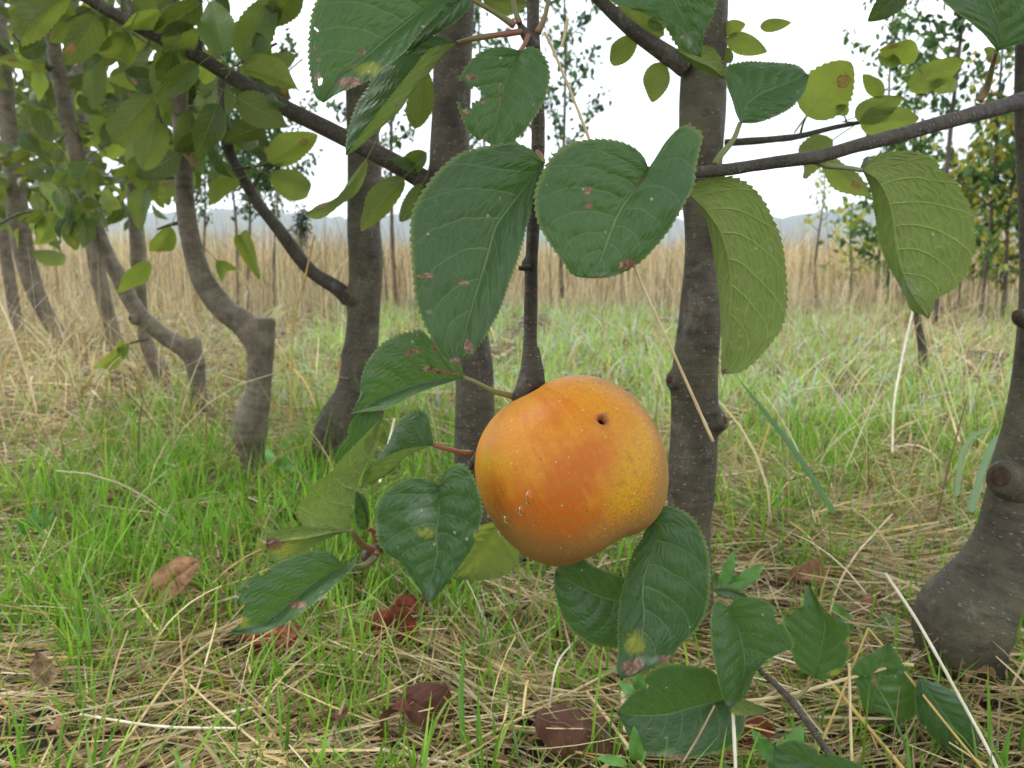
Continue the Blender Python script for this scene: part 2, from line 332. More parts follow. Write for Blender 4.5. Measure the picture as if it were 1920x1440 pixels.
def hills():
    n, k = 260, 26; th = np.linspace(rad(-75), rad(75), n)
    hh = 60 + 26*wob(th*3, 3, 1) + 10*wob(th*20, 4, 1) + 3.2*wob(th*220, 7, 1) + 34*np.exp(-((th-rad(27))/.16)**2)
    s = np.linspace(0, 1, k); R = 1350 + s[:, None]*900
    prof = np.sin(np.pi*np.clip(s, 0, 1))[:, None]**.7
    Z = -3 + (hh[None]+3)*prof + (2.5*np.sin(th*900)[None]*prof)
    v = np.stack([np.sin(th)[None]*R, np.cos(th)[None]*R, Z], -1).reshape(-1, 3)
    i = np.arange(k-1)[:, None]*n; j = np.arange(n-1)[None]
    f = np.stack([i+j, i+j+1, i+n+j+1, i+n+j], -1).reshape(-1, 4)
    m, t, o = mat('wooded_hill'); crd = N(t, 'ShaderNodeTexCoord').outputs['Object']
    col = ramp(t, noise(t, crd, .03, 6, .7), [(.35, (.03, .055, .03)), (.65, (.07, .10, .05))])
    pr = N(t, 'ShaderNodeBsdfPrincipled'); t.links.new(col, pr.inputs['Base Color']); pr.inputs['Roughness'].default_value = .9; t.links.new(pr.outputs[0], o.inputs[0])
    tag(link('hills', mesh('hills', v, f, None, m)), kind='structure')
hills()

# ---------------------------------------------------------------- blades
def blades(base, length, width, th0, th1, az, col, segs=4, twist=None, tipw=.08, colbase=None, zmin=None):
    """vectorised strips; th0/th1: lean from vertical at base/tip (rad), az: heading"""
    n = len(base); s = np.linspace(0, 1, segs+1)
    thm = th0[:, None] + (th1-th0)[:, None]*(s[:-1]+s[1:])[None]/2
    ds = (length/segs)[:, None]
    hx = np.concatenate([np.zeros((n, 1)), np.cumsum(np.sin(thm)*ds, 1)], 1); hz = np.concatenate([np.zeros((n, 1)), np.cumsum(np.cos(thm)*ds, 1)], 1)
    ca, sa = np.cos(az)[:, None], np.sin(az)[:, None]
    c = np.stack([base[:, 0:1]+hx*ca, base[:, 1:2]+hx*sa, base[:, 2:3]+hz], -1)
    if zmin is not None: c[..., 2] = np.maximum(c[..., 2], gz(c[..., 0], c[..., 1]) + zmin)
    tw = (np.zeros(n) if twist is None else twist)[:, None]
    wd = np.stack([-sa*np.cos(tw), ca*np.cos(tw), np.sin(tw)], -1)*np.ones((1, segs+1, 1))
    prof = np.minimum(1, tipw + (1-tipw)*(1-s)**.7*1.25)*np.minimum(1, .55+s*2)
    hw = (width[:, None]*prof[None]/2)[..., None]
    V = np.stack([c-wd*hw, c+wd*hw], 2).reshape(-1, 3)
    k = segs+1; i = (np.arange(n)*k*2)[:, None]; j = (np.arange(segs)*2)[None]
    f = np.stack([i+j, i+j+1, i+j+3, i+j+2], -1).reshape(-1, 4)
    cc = np.repeat(np.concatenate([col, np.ones((n, 1))], 1)[:, None], k*2, 1)
    if colbase is not None:
        g = np.repeat(s, 2)[None, :, None]; g = np.minimum(1, g*1.6); cc[..., :3] = colbase[:, None]*(1-g) + cc[..., :3]*g
    return V, f, cc.reshape(-1, 4)
def join(parts):
    off = 0; V = []; Fc = []; Cc = []
    for v, f, c in parts: V.append(v); Fc.append(f+off); Cc.append(c); off += len(v)
    return np.vstack(V), np.vstack(Fc), np.vstack(Cc)
def gs(px, py, cx, cy, sx, sy): return np.exp(-((px-cx)/sx)**2-((py-cy)/sy)**2)
def sample_ground(n, y0, y1, power=1.0, spread=2.0, off=.45):
    """points with depth between y0,y1 in a wedge wider than the view"""
    u = rng.random(n); y = (y0**(1/power) + (y1**(1/power)-y0**(1/power))*u)**power
    x = (rng.random(n)-.5)*(y*spread+off*2)
    return x, y
SPOTS = [(735, 1235, 75, 45), (800, 1365, 75, 45), (1095, 1420, 100, 50), (318, 1160, 65, 40), (512, 1240, 75, 40), (85, 1365, 45, 35), (1420, 1395, 45, 30), (1490, 1165, 50, 30)]
def clearmap(px, py):
    k = 1.0
    for cx, cy, sx, sy in SPOTS: k = k*(1-.88*np.exp(-(((px-cx)/sx)**2+((py-cy)/sy)**2)**2))
    return k
def greenmap(px, py):
    g = 1.3*gs(px, py, 330, 950, 360, 170) + .9*gs(px, py, 330, 1130, 350, 130) + .85*gs(px, py, 760, 640, 260, 210) + .6*gs(px, py, 760, 1130, 150, 120)
    g = g + 1.0*gs(px, py, 1560, 760, 420, 170) + .55*gs(px, py, 1500, 1000, 200, 90) + .75*gs(px, py, 1100, 650, 260, 110) + .5*gs(px, py, 820, 860, 200, 120) + .20
    g = g + .7*gs(px, py, 1150, 1090, 160, 60) + .5*gs(px, py, 1800, 950, 150, 120)
    g = np.where(py < 660, np.maximum(g, .75*np.clip((px-420)/150, 0, 1)), g)
    g = g*(1-.8*gs(px, py, 130, 640, 330, 110))*(1-.55*gs(px, py, 60, 850, 200, 140))*(1-.4*gs(px, py, 1620, 1010, 260, 80))*(.72+.6*np.sin(px*.021+1.3*np.sin(py*.03))*np.sin(py*.027+px*.006)+.35*np.sin(px*.055)*np.sin(py*.06+2)) + .06
    return np.clip(g*clearmap(px, py)*.9, 0, 1)
def strawmap(px, py):
    s = .9*gs(px, py, 150, 700, 330, 170) + .95*gs(px, py, 1250, 1300, 650, 130) + .9*gs(px, py, 1650, 1020, 330, 120) + .6*gs(px, py, 300, 1300, 400, 170)
    s = s*(1-.5*gs(px, py, 60, 1330, 200, 120))*(1-.45*gs(px, py, 640, 1400, 250, 70)) + .8*gs(px, py, 560, 800, 130, 90) + .65*gs(px, py, 1100, 900, 260, 120) + .3 + .35*gs(px, py, 1750, 650, 200, 70)
    return np.clip(s*clearmap(px, py), 0, 1)
GREENS = np.array([(.17, .40, .025), (.24, .52, .035), (.10, .27, .02), (.33, .52, .06), (.28, .42, .13)])
STRAWS = np.array([(.52, .42, .22), (.62, .54, .33), (.42, .31, .14), (.70, .65, .48), (.33, .23, .11), (.55, .42, .16)])
def near_grass():
    parts = []
    # near and middle green blades, in tufts
    for (n, y0, y1, hmul, wmul) in ((84000, .30, 1.5, .74, 1.6), (100000, 1.5, 4.6, .88, 2.0)):
        nt_ = n//7; tx, ty = sample_ground(nt_, y0, y1, 1.6)
        px, py = TOPIX(np.stack([tx, ty, 0*tx], -1)); keep = rng.random(nt_) < greenmap(px, py)
        tx, ty, px, py = tx[keep], ty[keep], px[keep], py[keep]; k = 7
        ox = rng.normal(0, .005*wmul, len(tx)*k); oy = rng.normal(0, .005*wmul, len(tx)*k); x = np.repeat(tx, k)+ox; y = np.repeat(ty, k)+oy
        tl = np.repeat(rng.normal(0, .22, len(tx)), k); ts = np.repeat(.65+.6*rng.random(len(tx)), k)
        m = y > .30; x, y = x[m], y[m]; n_ = len(x)
        hm = (np.repeat(.6+.4*greenmap(px, py), k)*ts)[m]
        L = rng.gamma(5, .0125, n_)*hmul*hm + .010; L = np.minimum(L, .15)
        w_ = (.0011+rng.random(n_)*.0017)*(1+.5*(wmul-1))
        az = np.arctan2(oy, ox)[m] + rng.normal(0, .5, n_); th0 = .06+np.abs(rng.normal(.10, .24, n_)); th1 = th0+np.abs(rng.normal(.35, .6, n_))
        c = GREENS[rng.choice(5, n_, p=[.28, .34, .12, .18, .08])]*(.75+.5*rng.random((n_, 1)))
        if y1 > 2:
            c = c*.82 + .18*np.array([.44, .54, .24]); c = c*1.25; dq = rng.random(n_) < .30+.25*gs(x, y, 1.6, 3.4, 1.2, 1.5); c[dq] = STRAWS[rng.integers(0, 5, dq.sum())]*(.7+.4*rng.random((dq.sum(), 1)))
            bq = rng.random(n_) < .12; c[bq] = np.array([.42, .52, .42])*(.7+.5*rng.random((bq.sum(), 1))); w_[bq] *= 2.1; L[bq] *= 1.25; th1[bq] += .9
        else: c = c*(.82+.1*rng.random((n_, 1)))
        yb = np.array([.30, .27, .12])*np.ones((n_, 1))*.6
        parts.append(blades(np.stack([x, y, gz(x, y)-.003], -1), L, w_, th0, th1, az, c, 4, rng.normal(0, .5, n_), .06, c*.55+yb*.45))
    tag(link('grass', mesh('grass', *[a if i != 1 else a for i, a in enumerate(join(parts)[:2])], None, BLADE, cols={'col': join(parts)[2]})), 'short green grass tufts growing between the trees', 'grass', kind='stuff')
    # straw litter
    parts = []
    for (n, y0, y1, lm, wm) in ((88000, .30, 1.5, 1.05, .95), (60000, 1.5, 4.8, 1.3, 1.6)):
        x, y = sample_ground(n, y0, y1, 1.5); px, py = TOPIX(np.stack([x, y, 0*x], -1)); sm = strawmap(px, py)
        keep = (rng.random(n) < sm); x, y, sm, px, py = x[keep], y[keep], sm[keep], px[keep], py[keep]; n_ = len(x)
        L = np.minimum(rng.gamma(2.6, .022, n_)*lm+.01, np.where(y < .62, .085, .18)); w_ = (.0006+rng.gamma(2, .00045, n_))*wm
        fld = 2.95+.75*np.sin(x*13+2*np.sin(y*9))+.4*np.sin(y*17+x*5); az = np.where(rng.random(n_) < .62, rng.normal(0, .28, n_)+fld, rng.random(n_)*6.283) + np.where(rng.random(n_) < .5, np.pi, 0)
        th0 = rng.normal(1.50, .10, n_); th1 = th0+rng.normal(.03, .22, n_)
        stand = (rng.random(n_) < .05+.25*gs(px, py, 150, 650, 300, 150)+.16*(py < 1000)); th0[stand] = np.abs(rng.normal(.5, .4, stand.sum())); th1[stand] = th0[stand]+np.abs(rng.normal(.6, .4, stand.sum()))
        z = gz(x, y)+rng.random(n_)**1.5*(.004+.030*sm*(.5+.5*np.sin(x*23+1)*np.sin(y*29+x*8)))
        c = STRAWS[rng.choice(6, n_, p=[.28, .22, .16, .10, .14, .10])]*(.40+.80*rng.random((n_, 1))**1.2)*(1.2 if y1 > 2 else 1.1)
        c = c*np.array([1.0, .93, .80]); gr = rng.random(n_) < .12; c[gr] = c[gr]*.5+np.array([.20, .24, .08])*.5
        parts.append(blades(np.stack([x, y, z], -1), L, w_, th0, th1, az, c, 5, rng.normal(0, .6, n_), .5, zmin=.001))
    V, f, c = join(parts); tag(link('straw', mesh('straw', V, f, None, STRAW, cols={'col': c})), 'matted dry straw lying over the soil', 'straw', kind='stuff')
    # thin tall dry culms rising out of the grass in the middle distance
    n = 5200; x, y = sample_ground(n, .95, 4.8, 1.3); px, py = TOPIX(np.stack([x, y, 0*x], -1))
    k = rng.random(n) < np.clip(.2+1.0*gs(px, py, 180, 680, 330, 150)+.65*gs(px, py, 1750, 720, 380, 140), 0, 1); x, y = x[k], y[k]; n_ = len(x)
    c = STRAWS[rng.choice(4, n_)]*(.75+.4*rng.random((n_, 1)))
    V, f, c = blades(np.stack([x, y, gz(x, y)], -1), .08+rng.random(n_)*.26, .0012+rng.random(n_)*.0009, rng.normal(.2, .3, n_), rng.normal(.7, .5, n_), rng.random(n_)*6.28, c, 7, rng.random(n_)*2, .4)
    tag(link('dry_grass', mesh('dry_grass', V, f, None, STRAW, cols={'col': c})), 'thin pale dry grass culms arching over the turf', 'grass', kind='stuff')
    # tall dry stand across the back
    n = 110000; u = rng.random(n); y = 3.2+u**1.7*15; x = (rng.random(n)-.5)*(y*2.6+4)
    edge = 4.6+.45*np.sin(x*1.7)+.35*np.sin(x*4.1+1)+rng.random(n)**3*1.2-.3*rng.random(n)**4+.5*np.clip(-x-1.0, -1, 2)*0
    frw = np.clip((y-3.1)/(1.7-.5*np.clip(-x, 0, 1)), 0, 1); k = (y > edge) | (rng.random(n) < .55*frw**1.5); x, y = x[k], y[k]; n_ = len(x); frw = frw[k]
    clump = .5+.5*np.sin(x*3.1+1.2*np.sin(y*2.2))*np.sin(y*1.3+x); patch = .5+.5*np.sin(x*5.3+2*np.sin(y*3.7+x*2))
    L = (.16+.38*rng.random(n_)**1.4+.18*clump+.08*patch+.06*np.clip(-x, -1, 2)*0)*(1+.012*(y-4.5))*(.45+.55*frw); L = L*(.80+.22*np.sin(x*.8+1.5*np.sin(x*.33+y*.4))*np.sin(y*.7+x*.21)+.10*np.sin(x*2.7+y)); w_ = .0022+rng.random(n_)*.0035+.0005*(y-4.5)
    c = np.array([(.60, .46, .26), (.76, .63, .40), (.42, .29, .15), (.22, .12, .07), (.42, .46, .18)])[rng.choice(5, n_, p=[.32, .30, .14, .10, .14])]*(.42+.7*rng.random((n_, 1)))*(.75+.4*patch[:, None])
    V, f, c = blades(np.stack([x, y, gz(x, y)], -1), L, w_, rng.normal(.03, .16, n_), rng.normal(.35, .55, n_), rng.random(n_)*6.28, c, 4, rng.random(n_)*3, .3)
    tag(link('tall_dry_grass', mesh('tall_dry_grass', V, f, None, STRAW, cols={'col': c})), 'tall straw coloured grass standing across the back of the orchard', 'grass', kind='stuff')
near_grass()
def weeds_back():
    n = 420; y = 3.9+rng.random(n)*3; x = (rng.random(n)-.5)*(y*1.6+1); c = np.array([(.16, .09, .05), (.30, .20, .12), (.22, .30, .10), (.75, .66, .48)])[rng.choice(4, n, p=[.35, .25, .15, .25])]
    V, f, c = blades(np.stack([x, y, gz(x, y)], -1), .35+rng.random(n)*.42, .005+rng.random(n)*.004, rng.normal(0, .1, n), rng.normal(.12, .2, n), rng.random(n)*6.28, c, 6, rng.random(n)*2, .25)
    tag(link('dead_weeds', mesh('dead_weeds', V, f, None, STRAW, cols={'col': c})), 'dark and pale dead weed stems poking above the tall dry grass', 'weeds', kind='stuff')
weeds_back()

# ---------------------------------------------------------------- leaves traced from shape
def Zof(d): return d
def traced_leaf(name, mid, Lp, Rp, Y, parent, side='top', foldL=-.004, foldR=-.004, dY=(0, 0), tint=.5, dmg=(), holes=(), ntooth=34, amp=.0009, nv=None, nu=11, mat_=None, stalk=None, bow=.0, seed=0, srad=.0011, smat=None):
    """mid / Lp / Rp: photo-space rows from base to tip; Y: world depth; dY: extra depth at base, tip"""
    r = np.random.default_rng(seed+len(name)+int(mid[0][0]))
    nv = ntooth*3+1
    def P3(pts, fold):
        q = cr(np.array(pts, float)[:, :2], nv); t = np.linspace(0, 1, nv)
        yy = Y + dY[0]*(1-t) + dY[1]*t + fold*np.sin(np.pi*t)**.6 + bow*np.sin(np.pi*t)
        yy = yy + .0008*wob(t*12, int(r.integers(1e6)), 1.0)*(abs(fold) > 0)
        return np.array([PY(a, b, c) for (a, b), c in zip(q, yy)])
    Mi = P3(mid, 0); Le = P3(Lp, foldL); Re = P3(Rp, foldR)
    rows = []; uvs = []; s = np.linspace(0, 1, nu+1)[1:]
    t = np.linspace(0, 1, nv); k = np.arange(nv) % 3; saw = np.array([-.35, .35, 1.0])[k]*(.6+.8*r.random(nv))
    env = np.minimum(1, np.minimum(t*10, (1-t)*9))
    cent = Mi
    cols_ = []
    for sgn, E in ((-1, Le), (1, Re)):
        outv = E-cent; ln = np.linalg.norm(outv, axis=1)[:, None]+1e-9; tang = np.gradient(E, axis=0); tang /= np.linalg.norm(tang, axis=1)[:, None]+1e-9
        E2 = E + (outv/ln*.8+tang*.6)*(saw*env*amp)[:, None]
        sec = []
        for i, q in enumerate(s):
            base = Mi + (E-Mi)*q if q < 1 else E2
            # gentle cross-section arch and quilting (world -y = towards viewer)
            arch = np.sin(np.pi*q)*.0022*(1 if side == 'top' else -1)
            ql = .00035*np.sin((t*7.2-2.1*q**1.25+.21*sgn)*2*np.pi)*np.sin(np.pi*min(q, .9)) 
            p = base.copy(); p[:, 1] += -arch*np.sin(np.pi*t)**.5 + ql
            sec.append(p)
        cols_.append(sec)
    allc = cols_[0][::-1] + [Mi] + cols_[1]; us = list(-s[::-1])+[0]+list(s); nc = len(allc)
    V = np.stack(allc, 1).reshape(-1, 3)          # nv x nc
    uv = np.stack([np.broadcast_to(np.array(us)[None], (nv, nc)), np.broadcast_to(t[:, None], (nv, nc))], -1).reshape(-1, 2)
    i = np.arange(nv-1)[:, None]*nc; j = np.arange(nc-1)[None]
    f = np.stack([i+j, i+j+1, i+nc+j+1, i+nc+j], -1).reshape(-1, 4)
    # orientation: front face = top of leaf; image-left edge Lp at j=0
    f_pts = V[f]; nrm = np.cross(f_pts[:, 1]-f_pts[:, 0], f_pts[:, 3]-f_pts[:, 0]).mean(0)
    # decide by the wider (main) half: normal towards camera for top side
    toward = -V.mean(0)+np.array([0, 0, H]); flip = (np.dot(nrm, toward) < 0)
    if side == 'under': flip = not flip
    if flip: f = f[:, ::-1]
    px, py = TOPIX(V); D = np.zeros((len(V), 4)); D[:, 3] = 1
    for (cx, cy, rx, ry, ch) in dmg:
        g = np.clip(1.2-.75*np.hypot((px-cx)/rx, (py-cy)/ry), 0, 1); D[:, ch] = np.maximum(D[:, ch], g)
    if holes:
        fc = V[f].mean(1); fx, fy = TOPIX(fc); keep = np.ones(len(f), bool)
        for (cx, cy, rx, ry) in holes:
            a_ = np.arctan2(fy-cy, fx-cx); keep &= np.hypot((fx-cx)/rx, (fy-cy)/ry) > 1+.18*np.sin(a_*3+cx)+.1*np.sin(a_*7)
        f = f[keep]
    o = link(name, mesh(name, V, f, None, mat_ or LEAF, uv=uv, cols={'dmg': D}), parent); o['tint'] = tint
    if stalk:
        b = Mi[0]; pts = []
        for q in stalk: pts.append(np.append(PY(*q[:3]), srad*(q[3] if len(q) > 3 else 1)))
        pts = [np.append(b+np.array([0, .0006, 0]), srad*.9)] + pts
        # midrib ridge continues into the blade (back side)
        tube('leaf_stalk', pts, smat or STALK, o, 10, 30, rough=.05, seed=seed).matrix_parent_inverse = Matrix.Translation(-Vector(parent.location)) @ Matrix.Translation(Vector(parent.location))
    return o

def fixchild(parent):
    """children of parts: parts have identity local placement, so the same world coordinates hold"""
    pass

# ---------------------------------------------------------------- generic leaves
def unit_leaf(name, seed, fold=.35, curl=.5, nv=25, nu=4, width=.62, matr=None, petiole=True, wave=.04, teeth=True, twistv=0):
    r = np.random.default_rng(seed); t = np.linspace(0, 1, nv)
    prof = (np.sin(np.pi*np.clip(t, 0, 1)**.78))**.72*(1-.12*t); prof[0] = 0; prof[-1] = 0
    s = np.linspace(-1, 1, 2*nu+1)
    k = np.arange(nv) % 2; saw = (np.where(k == 1, 1, -.3)*.022 if teeth else 0)*np.sin(np.pi*t)
    ang = curl*t; cy = np.concatenate([[0], np.cumsum(np.cos((ang[:-1]+ang[1:])/2))])/(nv-1); cz = -np.concatenate([[0], np.cumsum(np.sin((ang[:-1]+ang[1:])/2))])/(nv-1)
    hw = width/2*prof
    V = np.zeros((nv, len(s), 3)); w1, w2 = r.random(2)*6
    for j, u in enumerate(s):
        a_ = abs(u); x = hw*u*math.cos(fold) + np.sign(u)*saw*(a_ == 1)
        z = hw*a_*math.sin(fold)*(1 - .3*a_) + wave*np.sin(t*9+w1+u)*a_*np.sin(np.pi*t)
        tv = twistv*t; xx = x*np.cos(tv)-z*np.sin(tv); zz = x*np.sin(tv)+z*np.cos(tv)
        V[:, j, 0] = xx; V[:, j, 1] = cy + zz*np.sin(ang)*1.0; V[:, j, 2] = cz + zz*np.cos(ang)
    nc = len(s); V = V.reshape(-1, 3)
    uv = np.stack([np.broadcast_to(s[None], (nv, nc)), np.broadcast_to(t[:, None], (nv, nc))], -1).reshape(-1, 2)
    i = np.arange(nv-1)[:, None]*nc; j = np.arange(nc-1)[None]
    f = np.stack([i+j, i+j+1, i+nc+j+1, i+nc+j], -1).reshape(-1, 4)
    if petiole:
        m = 5; q = np.linspace(0, 1, m); cx = np.stack([0*q, -.32*q, -.05*q**2], -1); off = len(V); pv = []
        for p in cx: pv += [p+(-.010, 0, 0), p+(0, 0, .011), p+(.010, 0, 0), p+(0, 0, -.011)]
        V = np.vstack([V, pv]); uv = np.vstack([uv, np.zeros((m*4, 2))])
        pf = [[off+a*4+b, off+a*4+(b+1) % 4, off+(a+1)*4+(b+1) % 4, off+(a+1)*4+b] for a in range(m-1) for b in range(4)]
        f = np.vstack([f, pf])
    D = np.zeros((len(V), 4)); D[:, 3] = 1
    if r.random() < .12:
        tx, ty = r.uniform(-.25, .25), r.uniform(.55, .95); g = np.clip(1.2-.6*np.hypot(V[:, 0]-tx, (V[:, 1]-ty)*.8)/.06, 0, 1); D[:, 0] = g*.8; D[:, 1] = np.clip(g, 0, 1)
    return mesh(name, V, f, None, matr or LEAFC, uv=uv, cols={'dmg': D})
ULEAF = [unit_leaf('leaf_blade', 100+i, fold=random.uniform(.15, .6), curl=random.uniform(.1, 1.1), width=random.uniform(.56, .72), twistv=random.uniform(-.4, .4)) for i in range(10)]
ULEAFT = [unit_leaf('leaf_blade', 300+i, fold=random.uniform(.15, .5), curl=random.uniform(.1, .9), width=random.uniform(.6, .75), matr=LEAF, nv=41, nu=5) for i in range(4)]
def place_leaf(parent, B, T, width, roll, side='top', tint=.5, name='leaf', meshes=None, seed=None):
    """B, T world points; width metres"""
    B = Vector(B); T = Vector(T); L = (T-B).length; y = (T-B).normalized()
    view = (Vector((0, 0, H))-(B+T)/2).normalized(); z = view - y*view.dot(y)
    if z.length < .05: z = Vector((0, 0, 1)) - y*y.z
    z.normalize(); 
    if side == 'under': z = -z
    z = Matrix.Rotation(roll, 3, y) @ z; x = y.cross(z)
    me = (meshes or ULEAF)[int(rng.integers(len(meshes or ULEAF)))]
    o = bpy.data.objects.new(name, me); C.objects.link(o)
    mm = Matrix((( x.x*width/.62, y.x*L, z.x*L, B.x), (x.y*width/.62, y.y*L, z.y*L, B.y), (x.z*width/.62, y.z*L, z.z*L, B.z), (0, 0, 0, 1)))
    o.parent = parent
    mm = Matrix.Translation(-Vector(parent.location)) @ mm if parent is not None else mm
    o.matrix_local = mm
    o['tint'] = tint; return o
def leafpx(parent, bx, by, tx, ty, wpx, side, Y, dT=0.0, roll=None, tint=None, meshes=None):
    B = PY(bx, by, Y); T = PY(tx, ty, Y+dT); d = DEP(by, Y)
    return place_leaf(parent, B, T, wpx/F*d, rng.normal(0, .35) if roll is None else roll, side, rng.uniform(.1, .9) if tint is None else tint, meshes=meshes)

# ---------------------------------------------------------------- trees
def trunk_pts(P, Y, dY=0.0):
    """P: (px,py,width px[,Y]) -> x,y,z,r"""
    o = []; n = len(P)
    for i, q in enumerate(P):
        y = q[3] if len(q) > 3 else Y + dY*i/(n-1)
        o.append(np.append(PY(q[0], q[1], y), q[2]/2/F*DEP(q[1], y)))
    return o
def tree(P, Y, label, group='young apple trees of the near row', dY=0, knots=(), m=BARK, seed=0, name='apple_tree', segs=28, rough=.035):
    pts = trunk_pts(P, Y, dY); b = pts[0][:3].copy(); b[2] = float(gz(b[0], b[1]))
    root = empty(name, b, label, 'tree', group)
    kk = [(PY(kx, ky, (pts[0][1]+pts[-1][1])/2 + oy), amp, size) for kx, ky, oy, amp, size in knots]
    tube('trunk', pts, m, root, segs, None, kk, rough, seed); root['_'] = 0; del root['_']
    return root
def branch(root, P, Y, m=TWIG, dY=0, name='branch', seed=0, knots=(), segs=16):
    kk = [(PY(kx, ky, Y+oy), amp, size) for kx, ky, oy, amp, size in knots]
    return tube(name, trunk_pts(P, Y, dY), m, root, segs, None, kk, .05, seed)

# T1: trunk behind the apple on the right
Y1 = G(1300, 1215)[1]
T1 = tree([(1300, 1225, 84), (1298, 1110, 76), (1293, 1000, 80), (1296, 920, 88), (1302, 800, 88), (1303, 700, 84), (1313, 590, 78), (1320, 450, 68), (1314, 330, 78), (1317, 220, 86), (1320, 100, 84), (1325, -60, 84), (1330, -260, 80), (1330, -500, 70)],
          Y1, 'grey brown apple trunk with pruning knobs, rising behind the orange apple on its right', knots=[(1262, 716, -.004, .006, .007), (1352, 790, -.006, .008, .007), (1338, 220, -.018, .006, .0065), (1315, 590, -.016, .005, .0065), (1262, 915, -.01, .003, .006)], seed=1)
branch(T1, [(1285, 125, 40), (1240, 95, 34), (1190, 60, 28), (1140, 15, 24), (1080, -45, 22), (1000, -140, 18)], Y1-.01, dY=-.03, seed=3)
branch(T1, [(1360, 268, 14), (1440, 262, 13), (1500, 255, 11), (1560, 240, 9), (1630, 226, 7)], Y1, dY=.0, seed=4, name='twig')
for p in ([(1225, 60, 9), (1215, 45, 6), (1205, 30, 5)], [(1500, 254, 5), (1506, 232, 4), (1513, 217, 3)], [(1590, 236, 5), (1585, 222, 3), (1582, 213, 3)]): branch(T1, p, Y1, name='twig', segs=8)
for q in [(1512, 218, 1590, 115, 100, 'under', 0), (1655, 182, 1617, 138, 38, 'under', 0), (1603, 220, 1690, 186, 48, 'under', 0), (1612, 228, 1717, 225, 58, 'under', 0), (1562, 262, 1450, 343, 66, 'under', -.01),
          (1545, 285, 1623, 374, 56, 'under', 0), (1713, 118, 1655, 60, 58, 'under', 0), (1703, 166, 1797, 112, 50, 'under', 0), (1742, 152, 1812, 172, 32, 'top', 0), (1588, 216, 1568, 192, 22, 'under', 0),
          (1425, 50, 1482, 43, 26, 'under', 0), (1355, 58, 1397, 44, 30, 'under', 0), (1362, 72, 1438, 96, 36, 'under', 0), (1358, 88, 1366, 130, 28, 'under', 0), (1192, 68, 1134, 132, 44, 'under', 0),
          (1245, 66, 1150, 15, 42, 'under', .01), (1238, 116, 1222, 196, 54, 'under', 0), (1215, 40, 1250, 52, 26, 'top', 0), (1868, 92, 1842, 119, 34, 'under', 0), (1690, 120, 1640, 100, 26, 'top', .02)]:
    leafpx(T1, *q[:6], Y1-.01, q[6], roll=rng.normal(0, .2), tint=rng.uniform(.7, 1))
# T2
Y2 = G(872, 1095)[1]
T2 = tree([(872, 1110, 70), (880, 1000, 66), (885, 880, 70), (890, 800, 75), (890, 700, 70), (884, 620, 60), (866, 480, 62), (850, 360, 74), (843, 300, 76), (846, 200, 74), (850, 80, 72), (856, -60, 70), (860, -300, 64)],
          Y2, 'dark speckled apple trunk directly behind the hanging leaves, left of the apple', knots=[(868, 245, -.016, .003, .006), (800, 345, 0, .004, .012), (880, 700, -.016, .002, .006)], seed=5)
branch(T2, [(835, 362, 44), (790, 335, 38), (720, 295, 34), (640, 255, 32), (540, 205, 30), (430, 142, 28), (370, 105, 26), (310, 75, 25), (240, 40, 23), (170, 0, 22), (60, -70, 18)], Y2, dY=-.10, seed=6, knots=[(425, 150, -.08, .004, .008)])
branch(T2, [(372, 100, 13), (376, 60, 12), (374, 20, 11), (376, -40, 10)], Y2-.06, name='twig', seed=8)
branch(T2, [(262, 45, 14), (245, 15, 12), (235, -20, 11)], Y2-.08, name='twig', seed=9)
branch(T2, [(415, 150, 16), (414, 180, 12), (420, 220, 9), (430, 245, 6)], Y2-.07, name='twig', seed=10)
for q in [(455, 130, 583, 146, 76, 'under', .0), (442, 182, 538, 236, 78, 'under', .01), (447, 110, 520, -12, 62, 'top', 0), (420, 100, 390, -10, 66, 'top', .01), (378, 5, 285, 68, 56, 'top', 0), (325, 95, 300, 190, 60, 'top', .02),
          (372, 122, 290, 185, 46, 'top', 0), (408, 195, 372, 292, 52, 'top', -.01), (285, 182, 204, 272, 74, 'under', 0), (135, -8, -40, 92, 78, 'under', -.05), (240, 60, 190, 160, 60, 'top', .03), (345, 40, 330, 120, 60, 'under', .03),
          (480, 60, 505, 140, 40, 'top', .02), (520, 10, 470, 90, 54, 'under', .03), (300, 20, 225, 60, 50, 'top', .0), (560, -30, 500, 66, 60, 'top', .02), (505, 195, 545, 175, 36, 'top', .02), (180, 30, 140, 120, 60, 'under', .02)]:
    leafpx(T2, *q[:6], Y2-.09, q[6], roll=rng.normal(0, .25), tint=rng.uniform(.1, .7))
for q in [(757, 333, 662, 432, 56, 'under', 0), (792, 345, 752, 420, 44, 'under', .01), (778, 242, 802, 128, 52, 'under', -.02), (800, 286, 742, 326, 40, 'top', .01), (905, -5, 1003, 30, 50, 'under', 0), (735, 300, 800, 318, 30, 'top', 0)]:
    leafpx(T2, *q[:6], Y2-.03, q[6], roll=rng.normal(0, .2), tint=.4)
leafpx(T2, 688, 297, 590, 476, 26, 'under', .52, -.02, roll=.5, tint=.6)
